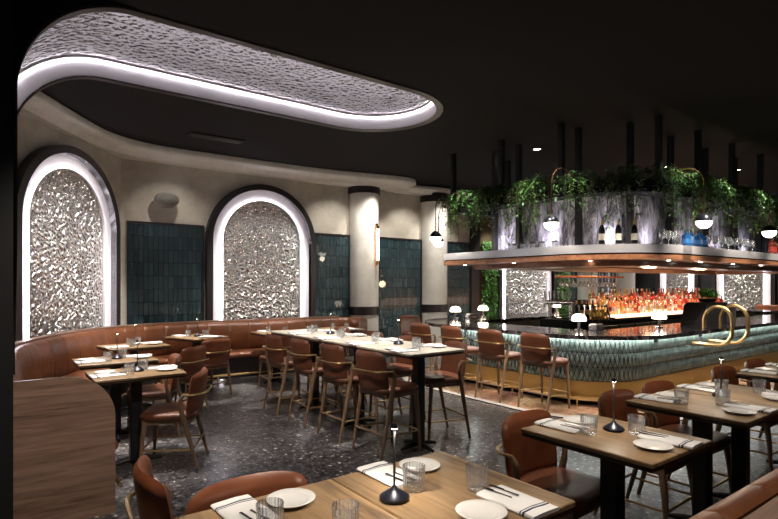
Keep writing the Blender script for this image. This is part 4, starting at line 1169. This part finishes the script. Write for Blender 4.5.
# gooseneck pendants
def pendant(base, outv, label, zg=2.30, za=3.02):
    bx, by = base; t = thing('gooseneck_pendant', label, 'pendant lamp', (bx, by, 2.85), 0, 'gooseneck globe pendants around the canopy')
    o = Vector((*outv, 0)); r = o.length/2; o.normalize()
    pts = [Vector((0,0,0)), Vector((0,0,za-r-2.85))]
    for i in range(1, 13):
        a = pi*i/12; pts.append(o*(r-r*cos(a)) + Vector((0,0,za-r-2.85+r*sin(a))))
    pts.append(o*2*r + Vector((0,0,zg+.08-2.85)))
    m = MB(); m.tube(pts, .0085, 8); m.build('arm', M['copper'], t)
    m = MB(); g0 = o*2*r
    m.lathe([(.0,.096),(.02,.095),(.06,.075),(.088,.035),(.094,.0),(.092,-.002)], 24, c=(g0.x,g0.y,zg-2.85)); m.build('cap', M['lampblack'], t)
    m = MB(); m.lathe([(.0915,-.0025),(.086,-.035),(.062,-.07),(.03,-.088),(0,-.092)], 24, c=(g0.x,g0.y,zg-2.85)); m.build('globe', M['globe'], t)
    light('POINT', (bx+g0.x, by+g0.y, zg-.14), 6, (1,.86,.68), .06)
pendant((6.08,6.3), (-.48,.0), 'globe pendant on a copper arm at the column end of the canopy', 2.29, 3.0)
pendant((6.3,6.36), (-.05,.60), 'small globe pendant just behind the column end of the canopy', 2.29, 3.0)
pendant((6.08,4.14), (-.46,.0), 'globe pendant on a copper arm above the bar stools', 2.32, 3.04)
pendant((7.06,3.39), (.0,-.44), 'globe pendant on a copper arm above the brass loops', 2.33, 3.02)
pendant((9.22,3.39), (.0,-.44), 'globe pendant on a copper arm at the right end of the canopy', 2.33, 3.02)

# far right corner: second banquette and table beyond the bar
b2 = thing('wall_bench', 'brown leather wall bench beyond the right end of the bar', 'bench')
mb = MB(); mb.rbox(WX-.75,1.8,.38,WX-.05,5.6,.48,.03,2); mb.rbox(WX-.25,1.8,.48,WX-.05,5.6,1.0,.05,3); mb.build('cushions', M['leather'], b2, smooth=40)
mb = MB(); mb.box(WX-.7,1.85,0,WX-.05,5.55,.379); mb.build('base', M['black'], b2, smooth=0)
t2 = make_table(.8, .8, .76, 'dining_table', [(0,0)], 'pale table before the wall bench beyond the bar'); t2.location = (15.42, 4.6, 0)
t3 = make_table(.8, .8, .76, 'dining_table', [(0,0)], 'pale table at the far right edge beyond the bar'); t3.location = (15.42, 3.4, 0)
PS = []

# ------------------------------------------------------------------ lights
def down(x, y, e, ang=48, col=WARM, z=3.62, tx=None, ty=None, size=.05, blend=.7):
    light('SPOT', (x, y, z), e, col, size, (x if tx is None else tx, y if ty is None else ty, 0), ang, blend)
down(1.05, 1.45, 230, 36, WARM); down(2.5, 1.6, 170, 30); down(3.9, 1.6, 190, 38); down(5.6, 1.7, 160, 40)
for x, y in ((1.0,5.0),(1.0,6.0),(1.4,7.1),(2.4,7.6),(3.6,7.6),(4.7,7.6)): down(x, y, 640, 30, NEUT)
for y in (4.1,5.1,6.2): down(3.3, y, 560, 32, NEUT)
down(1.9, 3.9, 130, 44, COOL); down(1.75, 5.4, 110, 44, COOL); down(4.4, 3.2, 230, 50, NEUT); down(4.4, 4.8, 150, 44, NEUT); down(2.3, 2.6, 120, 44, WARM); down(4.3, 6.2, 120, 44, NEUT)
down(.45, 2.4, 330, 34)
light('SPOT', (1.0, 3.4, 3.62), 330, WARM, .06, (2.6, 4.9, .75), 44, .7); light('SPOT', (3.7, 3.4, 3.62), 260, WARM, .06, (5.3, 4.9, .75), 44, .7)  # added fill spots standing in for bounce onto the stool backs
light('SPOT', (1.9, 4.4, 3.62), 160, WARM, .06, (2.3, 7.3, .7), 40, .7)
down(1.9, .7, 190, 34, WARM, tx=2.0, ty=.75)
light('SPOT', (.75, 1.6, 3.5), 300, WARM, .06, (.3, 4.0, .45), 36, .7)
# banquette back and wall washers
for x, y, tx, ty in ((1.0,6.2,.15,6.3),(1.5,6.9,.5,7.4),(2.0,7.4,1.2,8.3),(2.6,7.7,2.4,8.5),(3.6,7.7,3.5,8.5),(4.7,7.7,4.7,8.5)):
    light('SPOT', (x, y, 3.6), 120, WARM, .04, (tx, ty, .75), 46, .7)
for x, y, tx, ty, e in ((6.0,8.0,6.08,8.8,150),(7.1,8.1,7.1,9.05,90),(7.9,8.0,7.95,8.8,150),(5.3,8.0,5.3,9.05,80),(2.25,8.0,2.25,9.05,40)):
    light('SPOT', (x, y, 3.60), e, NEUT, .03, (tx, ty, 2.0), 78, .8)
light('SPOT', (1.5, 7.6, 3.6), 24, NEUT, .03, (.8, 8.2, 2.2), 90, .8)
# grazing spots that pick out the hammered arches
for x, y, tx, ty, e in ((2.3,6.3,.8,8.1,300),(1.2,6.6,.8,8.1,180),(3.2,6.9,3.87,9.0,210),(4.6,6.9,3.87,9.0,210),(10.4,7.9,11.2,9.0,260),(12,7.9,11.2,9.0,260)): light('SPOT', (x, y, 3.6), e*1.1, (1,.97,.95), .04, (tx, ty, 1.7), 46, .6)
for y in (5.3, 6.6, 7.7): light('SPOT', (15.3, y, 3.6), 300, NEUT, .04, (16.6, y, 1.4), 60, .6)
for x in (13.8, 15.85, 14.8): light('SPOT', (x, 8.2, 3.6), 70, NEUT, .04, (x, 8.9, 1.4), 60, .7)
for x in (9.7, 12.7): light('SPOT', (x, 8.3, 3.6), 230, (.95,1,.9), .04, (x, 9.0, 1.4), 50, .7)
# lilac uplights under the mirrors
for x, y, ax, ay in ((6.30,5.7,1,0),(6.30,4.85,1,0),(6.52,3.85,.7,.7),(7.35,3.6,0,1),(8.5,3.6,0,1),(9.6,3.6,0,1),(10.7,3.6,0,1)):
    light('SPOT', (x, y, 2.10), 15, (.90,.86,1), .03, (x+ax*.5, y+ay*.5, 2.5), 100, .9)
# bar: soffit downlights on the counter, stools and glow on plants
for x, y in ((6.05,6.1),(6.05,5.1),(6.25,4.0),(7.0,3.35),(7.9,3.35),(9.0,3.35),(10.1,3.35)):
    light('SPOT', (x, y, 1.80), 9, WARM, .03, (x, y, 0), 110, .8)
    m = MB(); m.lathe([(0,0),(.022,0),(.022,-.004),(0,-.004)], 16); o = m.build('canopy_downlight', M['spot'], can, smooth=0); o.location = (x, y, 1.855)
for x, y in ((5.3,5.9),(5.3,4.7),(5.7,3.6),(7.0,2.9),(8.2,2.9),(9.6,2.9)):
    light('SPOT', (x, y, 3.6), 130, (.95,1,.92), .04, (x+.5 if x < 5.6 else x, y if x < 5.6 else y+.5, 2.6), 45, .7)
for x, y in ((4.5,6.0),(4.5,5.0),(4.7,4.0),(5.4,2.7),(7.0,2.2),(8.6,2.2),(10.2,2.2)):
    light('SPOT', (x, y, 3.6), 520, (1,.88,.72), .05, (x+1.25 if y > 3.5 else x+(1.0 if x < 6 else 0), y+(1.25 if y < 3.5 else 0), .25), 38, .7)
light('POINT', (9.5, 4.9, 1.55), 25, (1,.75,.5), .1); light('POINT', (11.5, 4.9, 1.55), 25, (1,.75,.5), .1)
light('SPOT', (15.4, 4.0, 3.6), 120, NEUT, .05, (15.4, 4.0, 0), 60, .7)
light('SPOT', (7.4, 7.9, 3.6), 90, WARM, .05, (6.4, 7.7, .6), 50, .7)

w = bpy.data.worlds.new('World'); SC.world = w; w.use_nodes = True
bg = w.node_tree.nodes['Background']; bg.inputs[0].default_value = (.85,.88,1,1); bg.inputs[1].default_value = .07

# ------------------------------------------------------------------ camera
cd = bpy.data.cameras.new('camera'); cam = bpy.data.objects.new('camera', cd); COL.objects.link(cam)
cd.sensor_width = 36; cd.lens = 530/778*36; cd.shift_y = 24.5/778; cd.clip_end = 100
cam.location = (0, 0, 1.55); cam.rotation_euler = (pi/2, 0, -radians(36.6))
SC.camera = cam
SC.view_settings.view_transform = 'Standard'; SC.view_settings.look = 'None'
SC.view_settings.exposure = 0; SC.view_settings.gamma = 1; SC.view_settings.use_curve_mapping = False
